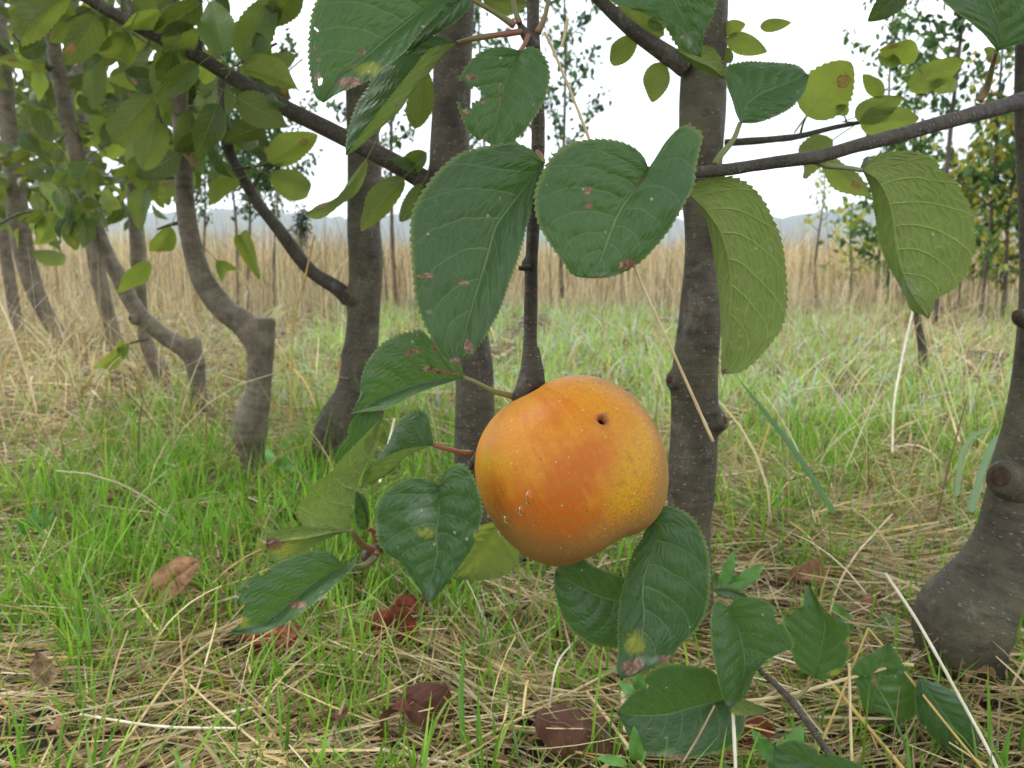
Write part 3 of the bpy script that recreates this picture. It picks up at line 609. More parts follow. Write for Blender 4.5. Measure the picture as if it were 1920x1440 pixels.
# T3
Y3 = G(622, 890)[1]
T3 = tree([(622, 900, 62), (622, 860, 68), (624, 820, 76), (638, 785, 76), (662, 735, 64), (676, 660, 62), (682, 580, 60), (686, 500, 66), (682, 420, 62), (684, 330, 62), (680, 240, 60), (676, 120, 58), (672, 0, 56), (668, -260, 52)],
          Y3, 'apple trunk with swollen pale base and a dark curved side branch', m=BARK, knots=[(650, 560, -.01, .004, .012), (712, 560, -.02, .002, .006), (700, 470, -.02, .003, .007), (645, 665, -.012, .003, .01)], seed=12)
branch(T3, [(655, 560, 34), (632, 540, 28), (580, 505, 26), (530, 440, 24), (480, 375, 22), (440, 305, 20), (424, 265, 20), (422, 215, 16), (410, 160, 12)], Y3, dY=-.08, seed=13)
branch(T3, [(470, 360, 7), (490, 325, 6), (530, 303, 5)], Y3-.06, name='twig', segs=8)
branch(T3, [(437, 318, 6), (480, 312, 5), (530, 305, 5)], Y3-.07, name='twig', segs=8)
branch(T3, [(415, 225, 8), (395, 205, 6), (360, 190, 6)], Y3-.08, name='twig', segs=8)
for q in [(502, 302, 598, 250, 62, 'under', 0), (506, 328, 608, 374, 72, 'under', 0), (447, 335, 376, 366, 50, 'under', 0), (352, 205, 356, 356, 52, 'under', 0), (325, 256, 283, 326, 44, 'under', 0), (420, 196, 376, 298, 54, 'top', -.03),
          (440, 268, 500, 262, 40, 'top', .02), (405, 488, 466, 556, 40, 'top', .1), (450, 440, 470, 480, 34, 'under', .1)]:
    leafpx(T3, *q[:6], Y3-.08, q[6], roll=rng.normal(0, .2), tint=rng.uniform(.4, .9))
# T4
Y4 = G(475, 915)[1]
T4 = tree([(476, 925, 44), (472, 880, 44), (472, 842, 50), (468, 815, 66), (470, 785, 64), (479, 758, 54), (484, 735, 46), (487, 700, 45), (488, 665, 46), (480, 636, 52), (455, 606, 50), (425, 584, 46), (402, 558, 44), (378, 520, 40), (360, 460, 36), (348, 390, 34), (343, 300, 32), (336, 180, 30), (325, 60, 28), (315, -60, 26), (300, -260, 24)],
          Y4, 'crooked apple trunk bending left above a straight pruned stub, in tall green grass', seed=20, m=BARKP, knots=[(506, 755, -.012, .004, .008), (470, 790, -.018, .003, .012), (470, 690, -.016, .003, .006)], segs=24)
tube('stub', trunk_pts([(488, 690, 45), (489, 650, 50), (489, 616, 50), (490, 604, 52), (490, 597, 46)], Y4), BARKP, T4, 22, 16, rough=.03)
branch(T4, [(345, 330, 8), (325, 333, 6), (285, 335, 5), (262, 345, 4)], Y4, name='twig', segs=8)
branch(T4, [(350, 415, 9), (325, 420, 7), (295, 430, 4)], Y4, name='twig', segs=8)
# T5
Y5 = G(375, 790)[1]
T5 = tree([(380, 800, 26), (374, 750, 28), (370, 710, 32), (362, 672, 34), (345, 652, 36), (310, 632, 30), (270, 597, 30), (243, 560, 30), (218, 510, 28), (196, 470, 28), (172, 400, 28), (150, 320, 28), (130, 240, 28), (112, 150, 28), (98, 70, 26), (88, 0, 24), (70, -180, 22)],
          Y5, 'thin apple trunk with a long leftward bow and a dark knob at its bend', seed=22, m=BARKP, knots=[(348, 640, -.01, .005, .007), (247, 597, -.01, .004, .006), (130, 150, -.01, .004, .008)], segs=22)
branch(T5, [(278, 635, 5), (250, 642, 4), (225, 650, 3)], Y5, name='twig', segs=8); branch(T5, [(95, 130, 12), (60, 100, 9), (25, 65, 7)], Y5-.03, name='twig', segs=8)
branch(T5, [(150, 395, 7), (110, 390, 6), (40, 400, 5), (0, 420, 5)], Y5, name='twig', segs=8)
tube('stub', trunk_pts([(368, 690, 34), (362, 665, 38), (356, 645, 40), (353, 636, 34)], Y5), BARKP, T5, 20, 14, rough=.12, seed=7)
# T6..T9
Y6 = G(305, 750)[1]
T6 = tree([(306, 760, 26), (305, 720, 30), (298, 690, 34), (278, 650, 26), (268, 610, 22), (262, 550, 24), (258, 470, 26), (252, 380, 25), (248, 280, 24), (243, 180, 24), (240, 90, 22), (236, 0, 20), (230, -160, 18)],
          Y6, 'pale apple trunk with a hollow cut scar near its foot, just behind the bowed trunk', seed=24, m=BARKP, knots=[(305, 680, -.02, .006, .009)], segs=20)
Y7 = G(225, 690)[1]
T7 = tree([(238, 705, 24), (222, 660, 28), (208, 610, 26), (192, 550, 28), (178, 480, 28), (165, 400, 26), (158, 300, 24), (150, 180, 22), (140, 40, 20), (130, -160, 18)],
          Y7, 'leaning pale apple trunk between the bowed trunk and the tagged one', seed=26, m=BARKP, knots=[(170, 530, -.01, .006, .01)], segs=18)
Y8 = G(132, 665)[1]
T8 = tree([(138, 675, 26), (118, 640, 30), (92, 600, 30), (66, 545, 32), (46, 480, 36), (34, 400, 38), (24, 320, 34), (14, 220, 30), (2, 80, 28), (-20, -120, 24)],
          Y8, 'thick leaning apple trunk by the left edge standing in straw', seed=28, m=BARKP, segs=18)
Y9 = G(40, 640)[1]
T9 = tree([(45, 655, 22), (36, 620, 22), (26, 570, 22), (14, 500, 22), (2, 420, 22), (-12, 300, 20), (-30, 100, 18)], Y9, 'apple trunk with a pale green tag at the left edge of the picture', seed=30, m=BARKP, segs=16)
tube('tag', [np.append(PY(33, 614, Y9), .011*1.6), np.append(PY(29, 594, Y9), .011*1.6)], simple('tag_green', (.30, .62, .42), .5), T9, 20, 6, rough=.0)
# canopy leaves of the left row
canopy = {T4: [(270, 350, 258, 432, 46, 'top'), (320, 425, 284, 506, 44, 'top'), (262, 335, 300, 350, 36, 'under')],
          T5: [(280, 490, 221, 556, 42, 'top'), (242, 645, 148, 736, 30, 'top'), (220, 640, 240, 672, 24, 'top'), (85, 120, 0, 110, 34, 'under'), (172, 108, 182, 214, 58, 'under'), (70, 130, 80, 192, 44, 'top'), (105, 395, 162, 402, 32, 'top'), (105, 400, 72, 458, 38, 'top')],
          T6: [(255, 240, 295, 300, 40, 'under')], T7: [(160, 300, 110, 350, 40, 'top')], T8: [(60, 470, 140, 500, 34, 'under')], T9: [(20, 330, 60, 380, 40, 'top')]}
YY = {T4: Y4, T5: Y5, T6: Y6, T7: Y7, T8: Y8, T9: Y9}
for tr_, lst in canopy.items():
    for q in lst: leafpx(tr_, *q, YY[tr_]-.05, rng.normal(0, .01), tint=rng.uniform(.3, .9))
def fill(tr_, n, boxes, Y, size=(.042, .065), spread=.12):
    for i in range(n):
        x0, y0, x1, y1 = boxes[int(rng.integers(len(boxes)))]
        y = Y + rng.normal(0, spread); px = rng.uniform(x0, x1); py = rng.uniform(y0, y1); B = PY(px, py, y); L = rng.uniform(*size)
        az = rng.random()*6.28; el = rng.normal(-.55, .5)
        T = B + L*np.array([math.cos(az)*math.cos(el), math.sin(az)*math.cos(el)*.6, math.sin(el)])
        place_leaf(tr_, B, T, L*rng.uniform(.5, .68), rng.normal(0, .8), 'top' if rng.random() < .5 else 'under', rng.random()**1.7*.95)
        if i % 3 == 0:   # a twig carrying it
            tp = [np.append(B+np.array([rng.normal(0, .03), .02, rng.normal(.02, .02)]), .0014), np.append(B+(T-B)*-.25, .0009)]
            tube('twig', tp, TWIG, tr_, 6, 5)
fill(T4, 92, [(240, -60, 430, 330), (280, 60, 500, 260)], Y4+.05)
fill(T5, 90, [(0, -60, 300, 330), (40, 0, 240, 250), (60, 300, 200, 420)], Y5, (.045, .07))
fill(T6, 95, [(150, -60, 340, 380)], Y6)
fill(T7, 95, [(60, -60, 280, 400)], Y7, (.05, .075))
fill(T8, 95, [(-60, -60, 180, 440)], Y8, (.05, .08))
fill(T9, 90, [(-80, -60, 120, 420)], Y9, (.05, .08))
def cloud(tr_, n, sampler, size, name='crown'):
    """the many small leaves deeper in / above: one mesh"""
    src = [unit_leaf('x', 900+i, fold=.3+.2*i, curl=.3+.3*i, nv=9, nu=2, width=.64, petiole=False, teeth=False) for i in range(3)]
    data = []
    for me in src:
        v = np.zeros(len(me.vertices)*3); me.vertices.foreach_get('co', v); f = np.zeros(len(me.loops), int); me.loops.foreach_get('vertex_index', f); u = np.zeros(len(f)*2); me.uv_layers[0].data.foreach_get('uv', u)
        uvv = np.zeros((len(v)//3, 2)); uvv[f] = u.reshape(-1, 2); data.append((v.reshape(-1, 3), f.reshape(-1, 4), uvv))
    P = sampler(n); V = []; Fc = []; UV = []; off = 0
    for i, p in enumerate(P):
        v, f, u = data[i % 3]; y = np.array([rng.normal(), rng.normal(), rng.normal()-.5]); y /= np.linalg.norm(y); z = rng.normal(size=3)+np.array([0, -.3, .8]); z -= y*z.dot(y); z /= np.linalg.norm(z); x = np.cross(y, z); L = rng.uniform(*size)
        V.append(p+(v[:, :1]*x+v[:, 1:2]*y+v[:, 2:]*z)*L); Fc.append(f+off); UV.append(u); off += len(v)
    V = np.vstack(V); D = np.zeros((len(V), 4)); D[:, 3] = 1
    o = link(name, mesh(name, V, np.vstack(Fc), None, LEAFC, uv=np.vstack(UV), cols={'dmg': D}), tr_); o['tint'] = .12; o['kind'] = 'stuff'; return o
def pxbox(boxes, Y, sd):
    def f(n):
        out = []
        for i in range(n):
            x0, y0, x1, y1 = boxes[int(rng.integers(len(boxes)))]; out.append(PY(rng.uniform(x0, x1), rng.uniform(y0, y1), Y+rng.normal(0, sd)))
        return out
    return f
cloud(T6, 130, pxbox([(60, -80, 420, 350), (60, -80, 300, 400)], Y6+.15, .12), (.045, .07))
cloud(T7, 150, pxbox([(-40, -80, 330, 400)], Y7+.15, .15), (.05, .075))
cloud(T8, 170, pxbox([(-60, -80, 260, 430)], Y8+.2, .2), (.055, .08))
cloud(T9, 150, pxbox([(-80, -80, 200, 440)], Y9+.25, .2), (.055, .085))
def overhead(tr_, x0, y0, n, z0=.86, z1=1.75, r=.34):  # unseen crown leaves above the frame, added to shade the foreground
    def f(n):
        a_ = rng.random(n)*6.283; rr = r*rng.random(n)**.6; z = z0+(z1-z0)*rng.random(n); k = 1-.45*(z-z0)/(z1-z0)
        return np.stack([x0+np.cos(a_)*rr*k, y0+np.sin(a_)*rr*k, z], -1)
    P = f(n); px, py = TOPIX(P); P = P[(py < -90) | (P[:, 1] < .05)]
    cloud(tr_, len(P), lambda m: P, (.055, .085), 'unseen_crown')
# right-hand tree
YR = G(1830, 1305)[1]
TR = tree([(1850, 1290, 30), (1842, 1268, 76), (1822, 1232, 132), (1805, 1192, 172), (1812, 1152, 172), (1838, 1110, 148), (1868, 1060, 122), (1893, 1000, 108), (1908, 930, 102), (1916, 880, 100), (1930, 800, 88), (1945, 700, 82), (1955, 560, 78), (1950, 400, 70), (1938, 240, 62), (1936, 100, 58), (1940, -100, 54), (1950, -300, 50)],
          YR, 'curved apple trunk with bulging base rising along the right edge', group='young apple trees of the near row', knots=[(1858, 890, -.012, .008, .009), (1912, 590, -.006, .004, .006)], seed=33, segs=44)
for tr_, x0, y0 in ((T1, .15, Y1), (T2, -.08, Y2), (T3, -.24, Y3), (T4, -.45, Y4), (T5, -.9, Y5), (TR, .42, YR-.1)): overhead(tr_, x0, y0, 1000, .76)
YB = .365
def knob(root, pts, Y, m=BARK, seed=0, dark=True):
    o = tube('knob', trunk_pts(pts, Y), m, root, 20, 22, rough=.16, seed=seed); e_ = trunk_pts(pts, Y)[-1]; p_ = trunk_pts(pts, Y)[-2]
    dv = (e_-p_)[:3]; dv /= np.linalg.norm(dv); r_ = e_[3]
    tube('cut_scar', [np.append(e_[:3]-dv*.0008, r_*.72), np.append(e_[:3]+dv*.0009, r_*.60)], SCAR, root, 16, 6, rough=.1, seed=seed+3)
SCAR = simple('cut_wood', (.09, .055, .035), .85, .2, 200, (.05, .03, .02))
knob(TR, [(1940, 908, 112, YR+.004), (1912, 902, 106, YR-.003), (1889, 897, 86, YR-.009), (1876, 894, 58, YR-.013)], YR, seed=60)
knob(TR, [(1935, 600, 40, YR-.008), (1915, 596, 34, YR-.020), (1908, 590, 20, YR-.026)], YR, seed=61)
knob(T1, [(1320, 795, 44, Y1-.006), (1342, 792, 38, Y1-.012), (1354, 788, 34, Y1-.015), (1359, 787, 26, Y1-.016)], Y1, seed=62)
knob(T1, [(1290, 722, 46, Y1), (1270, 716, 40, Y1-.004), (1260, 713, 34, Y1-.007), (1256, 712, 22, Y1-.008)], Y1, seed=63)
knob(T3, [(668, 560, 40, Y3-.01), (655, 556, 34, Y3-.016), (650, 556, 26, Y3-.02)], Y3, seed=64)
#knob(T4, [(492, 762, 34, Y4-.008), (504, 756, 26, Y4-.018), (509, 755, 20, Y4-.022)], Y4, BARKP, seed=65)
knob(T5, [(258, 597, 24, Y5-.006), (248, 597, 20, Y5-.012), (244, 597, 14, Y5-.015)], Y5, BARKP, seed=66)
br_pts = [(1960, 180, 40, .44), (1915, 190, 33, .425), (1850, 208, 29, .41), (1760, 232, 27, .395), (1680, 255, 27, .385), (1600, 275, 25, .375), (1540, 292, 24, .37), (1450, 305, 23, .362), (1370, 317, 22, .355), (1305, 323, 20, .35), (1250, 322, 14, .348)]
branch(TR, br_pts, .37, seed=40, knots=[(1672, 252, -.004, .0016, .0035), (1535, 300, -.004, .001, .003), (1350, 308, -.002, .0012, .003)], segs=20)
# L2: the big heart-shaped leaf, terminal on that branch
traced_leaf('leaf', [(1216, 316), (1187, 360), (1160, 402), (1142, 445), (1125, 490), (1110, 522)],
            [(1216, 316), (1206, 293), (1185, 275), (1150, 263), (1107, 262), (1067, 270), (1035, 295), (1012, 335), (1003, 370), (1008, 415), (1033, 460), (1053, 487), (1075, 516), (1110, 522)],
            [(1216, 316), (1232, 293), (1248, 266), (1278, 237), (1302, 240), (1317, 255), (1311, 285), (1304, 320), (1300, 350), (1281, 385), (1253, 433), (1213, 480), (1180, 505), (1145, 519), (1110, 522)],
            .335, TR, foldL=-.006, foldR=.006, dY=(.008, -.008), tint=.62, dmg=[(1178, 497, 16, 12, 0), (1104, 368, 5, 30, 0), (1200, 338, 9, 4, 0), (1140, 515, 35, 7, 2), (1090, 400, 5, 6, 0)], stalk=[(1225, 322, .348), (1262, 322, .352)], ntooth=40)
# U1
traced_leaf('leaf', [(1293, 366), (1323, 395), (1348, 432), (1361, 468), (1368, 510), (1369, 563), (1363, 630), (1354, 702)],
            [(1293, 366), (1305, 380), (1322, 408), (1333, 450), (1342, 500), (1348, 550), (1351, 600), (1353, 650), (1352, 685), (1354, 702)],
            [(1293, 366), (1300, 345), (1333, 335), (1370, 332), (1403, 346), (1428, 371), (1448, 408), (1464, 448), (1473, 505), (1475, 560), (1469, 605), (1448, 640), (1422, 670), (1390, 697), (1354, 702)],
            .355, TR, side='under', foldL=.012, foldR=.004, dY=(0, .012), tint=.5, dmg=[(1358, 697, 10, 6, 0), (1445, 465, 8, 8, 2)], stalk=[(1288, 355, .352), (1296, 330, .352)], ntooth=40, seed=3, smat=STALKG)
# C
traced_leaf('leaf', [(1388, 231), (1393, 205), (1420, 180), (1465, 160), (1517, 143)],
            [(1388, 231), (1380, 212), (1372, 185), (1360, 150), (1362, 125), (1397, 116), (1430, 116), (1493, 122), (1517, 143)],
            [(1388, 231), (1415, 230), (1440, 223), (1480, 203), (1505, 176), (1517, 143)], .36, TR, foldL=.012, foldR=-.006, dY=(0, .01), tint=.45, stalk=[(1375, 262, .357), (1352, 290, .354, 1.3), (1342, 308, .354, 1.6)], dmg=[(1445, 217, 5, 4, 0)])
traced_leaf('leaf', [(1265, 92), (1300, 112), (1332, 126), (1360, 148)], [(1265, 92), (1290, 88), (1315, 86), (1337, 91), (1352, 112), (1360, 148)], [(1265, 92), (1285, 112), (1315, 133), (1345, 144), (1360, 148)],
            .37, TR, side='under', foldL=.003, foldR=.003, tint=.5, ntooth=18, smat=STALKG)
# U2
traced_leaf('leaf', [(1617, 319), (1648, 342), (1670, 393), (1683, 480), (1703, 540), (1742, 598)],
            [(1617, 319), (1632, 353), (1640, 400), (1649, 450), (1662, 490), (1680, 523), (1697, 557), (1707, 580), (1726, 589), (1742, 598)],
            [(1617, 319), (1640, 293), (1680, 283), (1723, 287), (1753, 300), (1765, 320), (1788, 334), (1805, 362), (1822, 395), (1828, 433), (1827, 465), (1815, 505), (1790, 540), (1757, 560), (1748, 582), (1742, 598)],
            .37, TR, side='under', foldL=.012, foldR=.002, dY=(0, .01), tint=.5, dmg=[(1785, 330, 8, 5, 0), (1700, 540, 20, 30, 2)], stalk=[(1590, 315, .371), (1548, 310, .372, 1.2), (1524, 300, .372, 1.3)], ntooth=42, seed=5, smat=STALKG)
# E (top), F (top right), small dark top
traced_leaf('leaf', [(1240, -70), (1265, 0), (1292, 55), (1314, 108)], [(1240, -70), (1180, -50), (1140, -20), (1150, 6), (1207, 25), (1245, 48), (1273, 90), (1314, 108)], [(1240, -70), (1300, -70), (1345, -30), (1339, 20), (1325, 50), (1317, 80), (1314, 108)],
            .33, TR, foldL=-.004, foldR=-.004, tint=.7, dmg=[(1295, 75, 16, 18, 2), (1281, 70, 6, 5, 0), (1306, 95, 10, 12, 2)])
traced_leaf('leaf', [(1870, 96), (1873, 60), (1862, 20), (1845, -20), (1820, -90)], [(1870, 96), (1847, 67), (1813, 37), (1780, 13), (1755, -20), (1765, -70), (1820, -90)], [(1870, 96), (1897, 87), (1930, 70), (1955, 20), (1930, -40), (1870, -85), (1820, -90)],
            .38, TR, foldL=-.008, foldR=-.004, dY=(0, .0), tint=.3, stalk=[(1862, 120, .39), (1850, 165, .40, 1.5), (1835, 190, .402, 1.7)], seed=9)
leafpx(TR, 1700, -20, 1630, 36, 44, 'top', .42, 0, .1, .1); leafpx(TR, 1612, 322, 1640, 290, 24, 'top', .40, .01, .3, .2, ULEAFT)
leafpx(TR, 1873, 100, 1850, 118, 30, 'under', .5, 0, .1, .9)

# hanging shoot with the apple
HB = empty('apple_branch', PY(1003, 30, .36), 'hanging apple twig with large serrated leaves that carries the orange apple', 'branch')
tube('twig', trunk_pts([(998, -260, 24), (999, -60, 24), (1000, 60, 24), (1005, 150, 26), (1009, 250, 26), (1006, 340, 25), (1000, 420, 24), (996, 520, 24), (995, 600, 25), (994, 648, 28), (996, 660, 34), (997, 700, 46), (994, 730, 52), (985, 758, 34), (960, 790, 20), (930, 818, 17), (900, 850, 16), (878, 880, 15), (830, 950, 15), (770, 1005, 15), (712, 1028, 16)], .372), TWIG, HB, 24, 300,
     [(PY(1000, 78, .362), .0016, .004), (PY(975, 495, .372), .002, .003), (PY(1012, 700, .362), .001, .004), (PY(970, 745, .366), .002, .005)], .05, 50)
tube('spur', trunk_pts([(1003, 92, 26), (992, 74, 24), (980, 56, 17), (974, 44, 10)], .362), TWIG, HB, 14, 20, rough=.12, seed=51)
tube('spur', trunk_pts([(996, 500, 12), (984, 502, 12), (972, 503, 8)], .368), TWIG, HB, 12, 12, rough=.15, seed=52)
tube('spur', trunk_pts([(998, 712, 40), (975, 742, 34), (962, 752, 14)], .368), TWIG, HB, 16, 16, rough=.10, seed=53)
tube('spur', trunk_pts([(712, 1028, 18), (694, 1034, 22), (682, 1048, 16)], .366), TWIG, HB, 12, 12, rough=.10, seed=54)
for pp in ([(965, 48, 14), (930, 25, 10), (890, 2, 9), (850, -20, 8)], [(974, 44, 12), (965, 15, 9), (958, -30, 8)], [(1008, 62, 14), (1022, 30, 9), (1034, -30, 8)]):
    tube('leaf_stalk', trunk_pts(pp, .36), STALK, HB, 10, 16, rough=.03)
# A
traced_leaf('leaf', [(842, -14), (787, 23), (730, 70), (677, 115), (640, 139), (606, 193)], [(842, -14), (790, -60), (700, -60), (625, -40), (592, 5), (582, 45), (579, 95), (582, 138), (590, 178), (606, 193)],
            [(842, -14), (830, 14), (810, 36), (783, 66), (757, 99), (723, 124), (690, 151), (640, 172), (606, 193)], .315, HB, foldL=-.004, foldR=-.010, dY=(.02, -.006), tint=.75,
            dmg=[(690, 128, 40, 12, 1), (655, 155, 28, 9, 0), (597, 148, 7, 10, 0), (594, 60, 3, 6, 0), (590, 90, 4, 4, 0), (680, 97, 6, 6, 0), (598, 112, 5, 4, 0), (603, 20, 5, 5, 0)], holes=[(600, 152, 5, 6), (594, 57, 2, 3)], ntooth=44)
# dark leaf behind A
traced_leaf('leaf', [(872, -10), (830, 30), (780, 70), (720, 90)], [(872, -10), (810, -10), (750, 40), (720, 90)], [(872, -10), (885, 5), (855, 40), (820, 62), (770, 95), (720, 90)], .352, HB, foldL=.002, foldR=-.003, tint=0, seed=4)
# B
traced_leaf('leaf', [(857, 80), (828, 109), (798, 146), (770, 177), (750, 207), (707, 247), (673, 277), (648, 292)],
            [(857, 80), (820, 68), (770, 75), (720, 110), (690, 165), (672, 190), (660, 220), (650, 260), (648, 292)],
            [(857, 80), (807, 92), (772, 132), (735, 178), (695, 228), (665, 268), (648, 292)], .34, HB, foldL=.004, foldR=-.012, dY=(.015, 0), tint=.1,
            stalk=[(890, 72, .354, 1.1), (930, 66, .357, 1.1), (965, 61, .36, 1.2), (984, 58, .362, 1.3)], ntooth=40, seed=6, dmg=[(745, 197, 4, 5, 0)])
# T
traced_leaf('leaf', [(975, 96), (960, 127), (945, 160), (933, 217), (923, 253), (910, 291)],
            [(975, 96), (955, 90), (933, 88), (907, 95), (885, 112), (868, 135), (856, 160), (858, 195), (868, 225), (880, 248), (902, 268), (910, 291)],
            [(975, 96), (993, 88), (1013, 97), (1027, 120), (1030, 147), (1023, 182), (1007, 213), (985, 242), (962, 266), (938, 283), (910, 291)],
            .342, HB, foldL=-.003, foldR=-.003, dY=(.008, 0), tint=.8, holes=[(876, 180, 26, 20), (862, 160, 16, 9), (905, 270, 12, 7)], dmg=[(885, 145, 12, 7, 0), (938, 175, 4, 22, 0), (872, 210, 7, 7, 0), (905, 192, 7, 4, 0), (1000, 196, 4, 3, 0)],
            stalk=[(985, 80, .352, .8), (990, 66, .358, .9)], seed=7, ntooth=30)
# L1
traced_leaf('leaf', [(1018, 305), (983, 353), (957, 387), (930, 427), (915, 480), (890, 560), (870, 630), (862, 681)],
            [(1018, 305), (995, 280), (963, 268), (920, 274), (873, 284), (845, 300), (820, 323), (797, 353), (775, 393), (770, 433), (772, 480), (776, 523), (781, 567), (797, 610), (817, 647), (840, 676), (862, 681)],
            [(1018, 305), (1012, 335), (1001, 367), (993, 400), (981, 450), (972, 482), (957, 523), (940, 573), (922, 610), (903, 640), (888, 660), (862, 681)],
            .325, HB, foldL=-.004, foldR=-.007, dY=(.02, -.006), tint=.12, dmg=[(797, 517, 16, 5, 0), (868, 530, 7, 5, 0), (878, 650, 9, 14, 0), (855, 677, 12, 8, 0), (774, 430, 3, 6, 0), (805, 585, 10, 5, 2)], ntooth=46, seed=8, stalk=[(1016, 296, .35), (1008, 285, .362)])
# Q
traced_leaf('leaf', [(868, 708), (840, 711), (783, 721), (723, 743), (680, 763), (653, 778)],
            [(868, 708), (864, 685), (840, 655), (807, 634), (787, 620), (750, 627), (720, 643), (693, 672), (678, 707), (675, 740), (664, 765), (653, 778)],
            [(868, 708), (845, 716), (813, 726), (780, 739), (745, 757), (717, 768), (680, 772), (653, 778)], .345, HB, foldL=-.002, foldR=-.012, dY=(.008, -.004), tint=.62,
            dmg=[(775, 660, 30, 5, 0), (800, 690, 22, 5, 0), (830, 698, 26, 4, 0), (785, 626, 9, 4, 0), (815, 650, 8, 12, 0), (700, 697, 4, 4, 0)], stalk=[(890, 716, .352, 1.0), (925, 733, .358, 1.1), (958, 742, .366, 1.4)], holes=[(845, 640, 20, 14)], seed=10, ntooth=38)
# P
traced_leaf('leaf', [(813, 835), (790, 843), (763, 855), (740, 878), (717, 896), (677, 911)],
            [(813, 835), (809, 807), (800, 777), (783, 769), (763, 777), (743, 797), (728, 830), (706, 865), (677, 911)],
            [(813, 835), (763, 841), (723, 857), (693, 878), (677, 911)], .352, HB, foldL=.004, foldR=-.010, tint=.1, stalk=[(840, 842, .356), (862, 848, .362, 1.2), (880, 850, .369, 1.6)], seed=11, ntooth=30)
# N
traced_leaf('leaf', [(658, 993), (659, 960), (665, 923), (680, 882), (695, 857), (708, 815), (720, 773)],
            [(658, 993), (615, 990), (572, 985), (557, 955), (573, 933), (592, 905), (620, 886), (637, 863), (662, 838), (687, 812), (712, 786), (720, 773)],
            [(658, 993), (645, 960), (630, 900), (628, 862), (636, 838), (652, 820), (655, 800), (670, 777), (697, 755), (713, 762), (720, 773)],
            .335, HB, side='under', foldL=-.008, foldR=.004, dY=(.006, 0), tint=.4, stalk=[(664, 1003, .344, 1.3), (680, 1022, .352, 1.4), (698, 1030, .36, 1.7)], dmg=[(718, 775, 6, 8, 0)], seed=12, ntooth=40)
traced_leaf('leaf', [(660, 994), (620, 1000), (577, 1009), (537, 1014), (498, 1020)], [(660, 994), (620, 984), (577, 986), (537, 991), (506, 1000), (498, 1020)],
            [(660, 994), (640, 1000), (620, 1006), (595, 1019), (570, 1034), (545, 1047), (520, 1052), (504, 1043), (498, 1020)], .347, HB, side='under', foldL=.002, foldR=.002, tint=.4, dmg=[(512, 1020, 20, 12, 0), (530, 1030, 26, 16, 1), (560, 1010, 30, 4, 1)], seed=13, ntooth=28)
traced_leaf('leaf', [(690, 992), (684, 960), (668, 920)], [(690, 992), (672, 990), (664, 955), (668, 920)], [(690, 992), (692, 965), (684, 935), (668, 920)], .36, HB, foldL=-.003, foldR=0, tint=.3, seed=14, ntooth=16, stalk=[(700, 996, .364, 1.2), (706, 1015, .366, 1.3)])
# O
traced_leaf('leaf', [(662, 1062), (637, 1068), (600, 1086), (565, 1112), (537, 1136), (503, 1163), (462, 1179), (416, 1186)],
            [(662, 1062), (645, 1056), (637, 1052), (624, 1040), (603, 1033), (575, 1035), (543, 1046), (515, 1058), (483, 1074), (462, 1088), (446, 1112), (444, 1140), (450, 1165), (436, 1180), (416, 1186)],
            [(662, 1062), (668, 1042), (664, 1060), (642, 1084), (615, 1110), (587, 1133), (550, 1159), (513, 1179), (487, 1188), (453, 1189), (416, 1186)],
            .325, HB, foldL=-.003, foldR=-.009, dY=(.012, -.012), tint=.55, holes=[(493, 1068, 12, 8), (444, 1145, 12, 22), (446, 1106, 5, 7)], dmg=[(455, 1165, 14, 10, 1), (420, 1184, 12, 6, 0), (465, 1100, 6, 5, 0), (555, 1133, 16, 8, 0), (480, 1178, 40, 8, 2)],
            stalk=[(680, 1062, .345, 1.4), (698, 1050, .356, 1.6), (706, 1036, .364, 1.8)], seed=15, ntooth=42)
# M
traced_leaf('leaf', [(822, 911), (823, 960), (818, 1003), (820, 1037), (813, 1070), (799, 1134)],
            [(822, 911), (800, 897), (767, 898), (737, 912), (714, 933), (706, 955), (705, 987), (710, 1018), (725, 1038), (750, 1053), (768, 1077), (784, 1098), (794, 1122), (799, 1134)],
            [(822, 911), (833, 887), (853, 871), (872, 873), (888, 894), (900, 928), (905, 957), (901, 978), (893, 1013), (873, 1047), (847, 1083), (827, 1108), (799, 1134)],
            .325, HB, foldL=-.003, foldR=-.004, dY=(.006, .0), tint=.5, dmg=[(796, 997, 20, 13, 1), (790, 960, 30, 40, 2), (893, 1005, 6, 12, 1), (806, 1110, 12, 25, 2)], seed=16, ntooth=42)
# K
traced_leaf('leaf', [(938, 980), (910, 1018), (880, 1055), (850, 1086)], [(938, 980), (905, 985), (872, 1008), (853, 1050), (850, 1086)], [(938, 980), (968, 1010), (972, 1048), (950, 1076), (900, 1088), (850, 1086)], .41, HB, side='under', tint=.6, seed=17, mat_=LEAFC)
# R
traced_leaf('leaf', [(1197, 1130), (1140, 1122), (1090, 1102), (1041, 1070)], [(1197, 1130), (1192, 1095), (1154, 1078), (1112, 1062), (1087, 1046), (1060, 1050), (1041, 1070)],
            [(1197, 1130), (1197, 1190), (1165, 1214), (1129, 1213), (1090, 1198), (1062, 1168), (1046, 1130), (1039, 1095), (1041, 1070)], .37, HB, foldL=-.01, foldR=-.004, tint=.05, seed=18, ntooth=36, stalk=[(1215, 1100, .385), (1200, 1040, .40)])
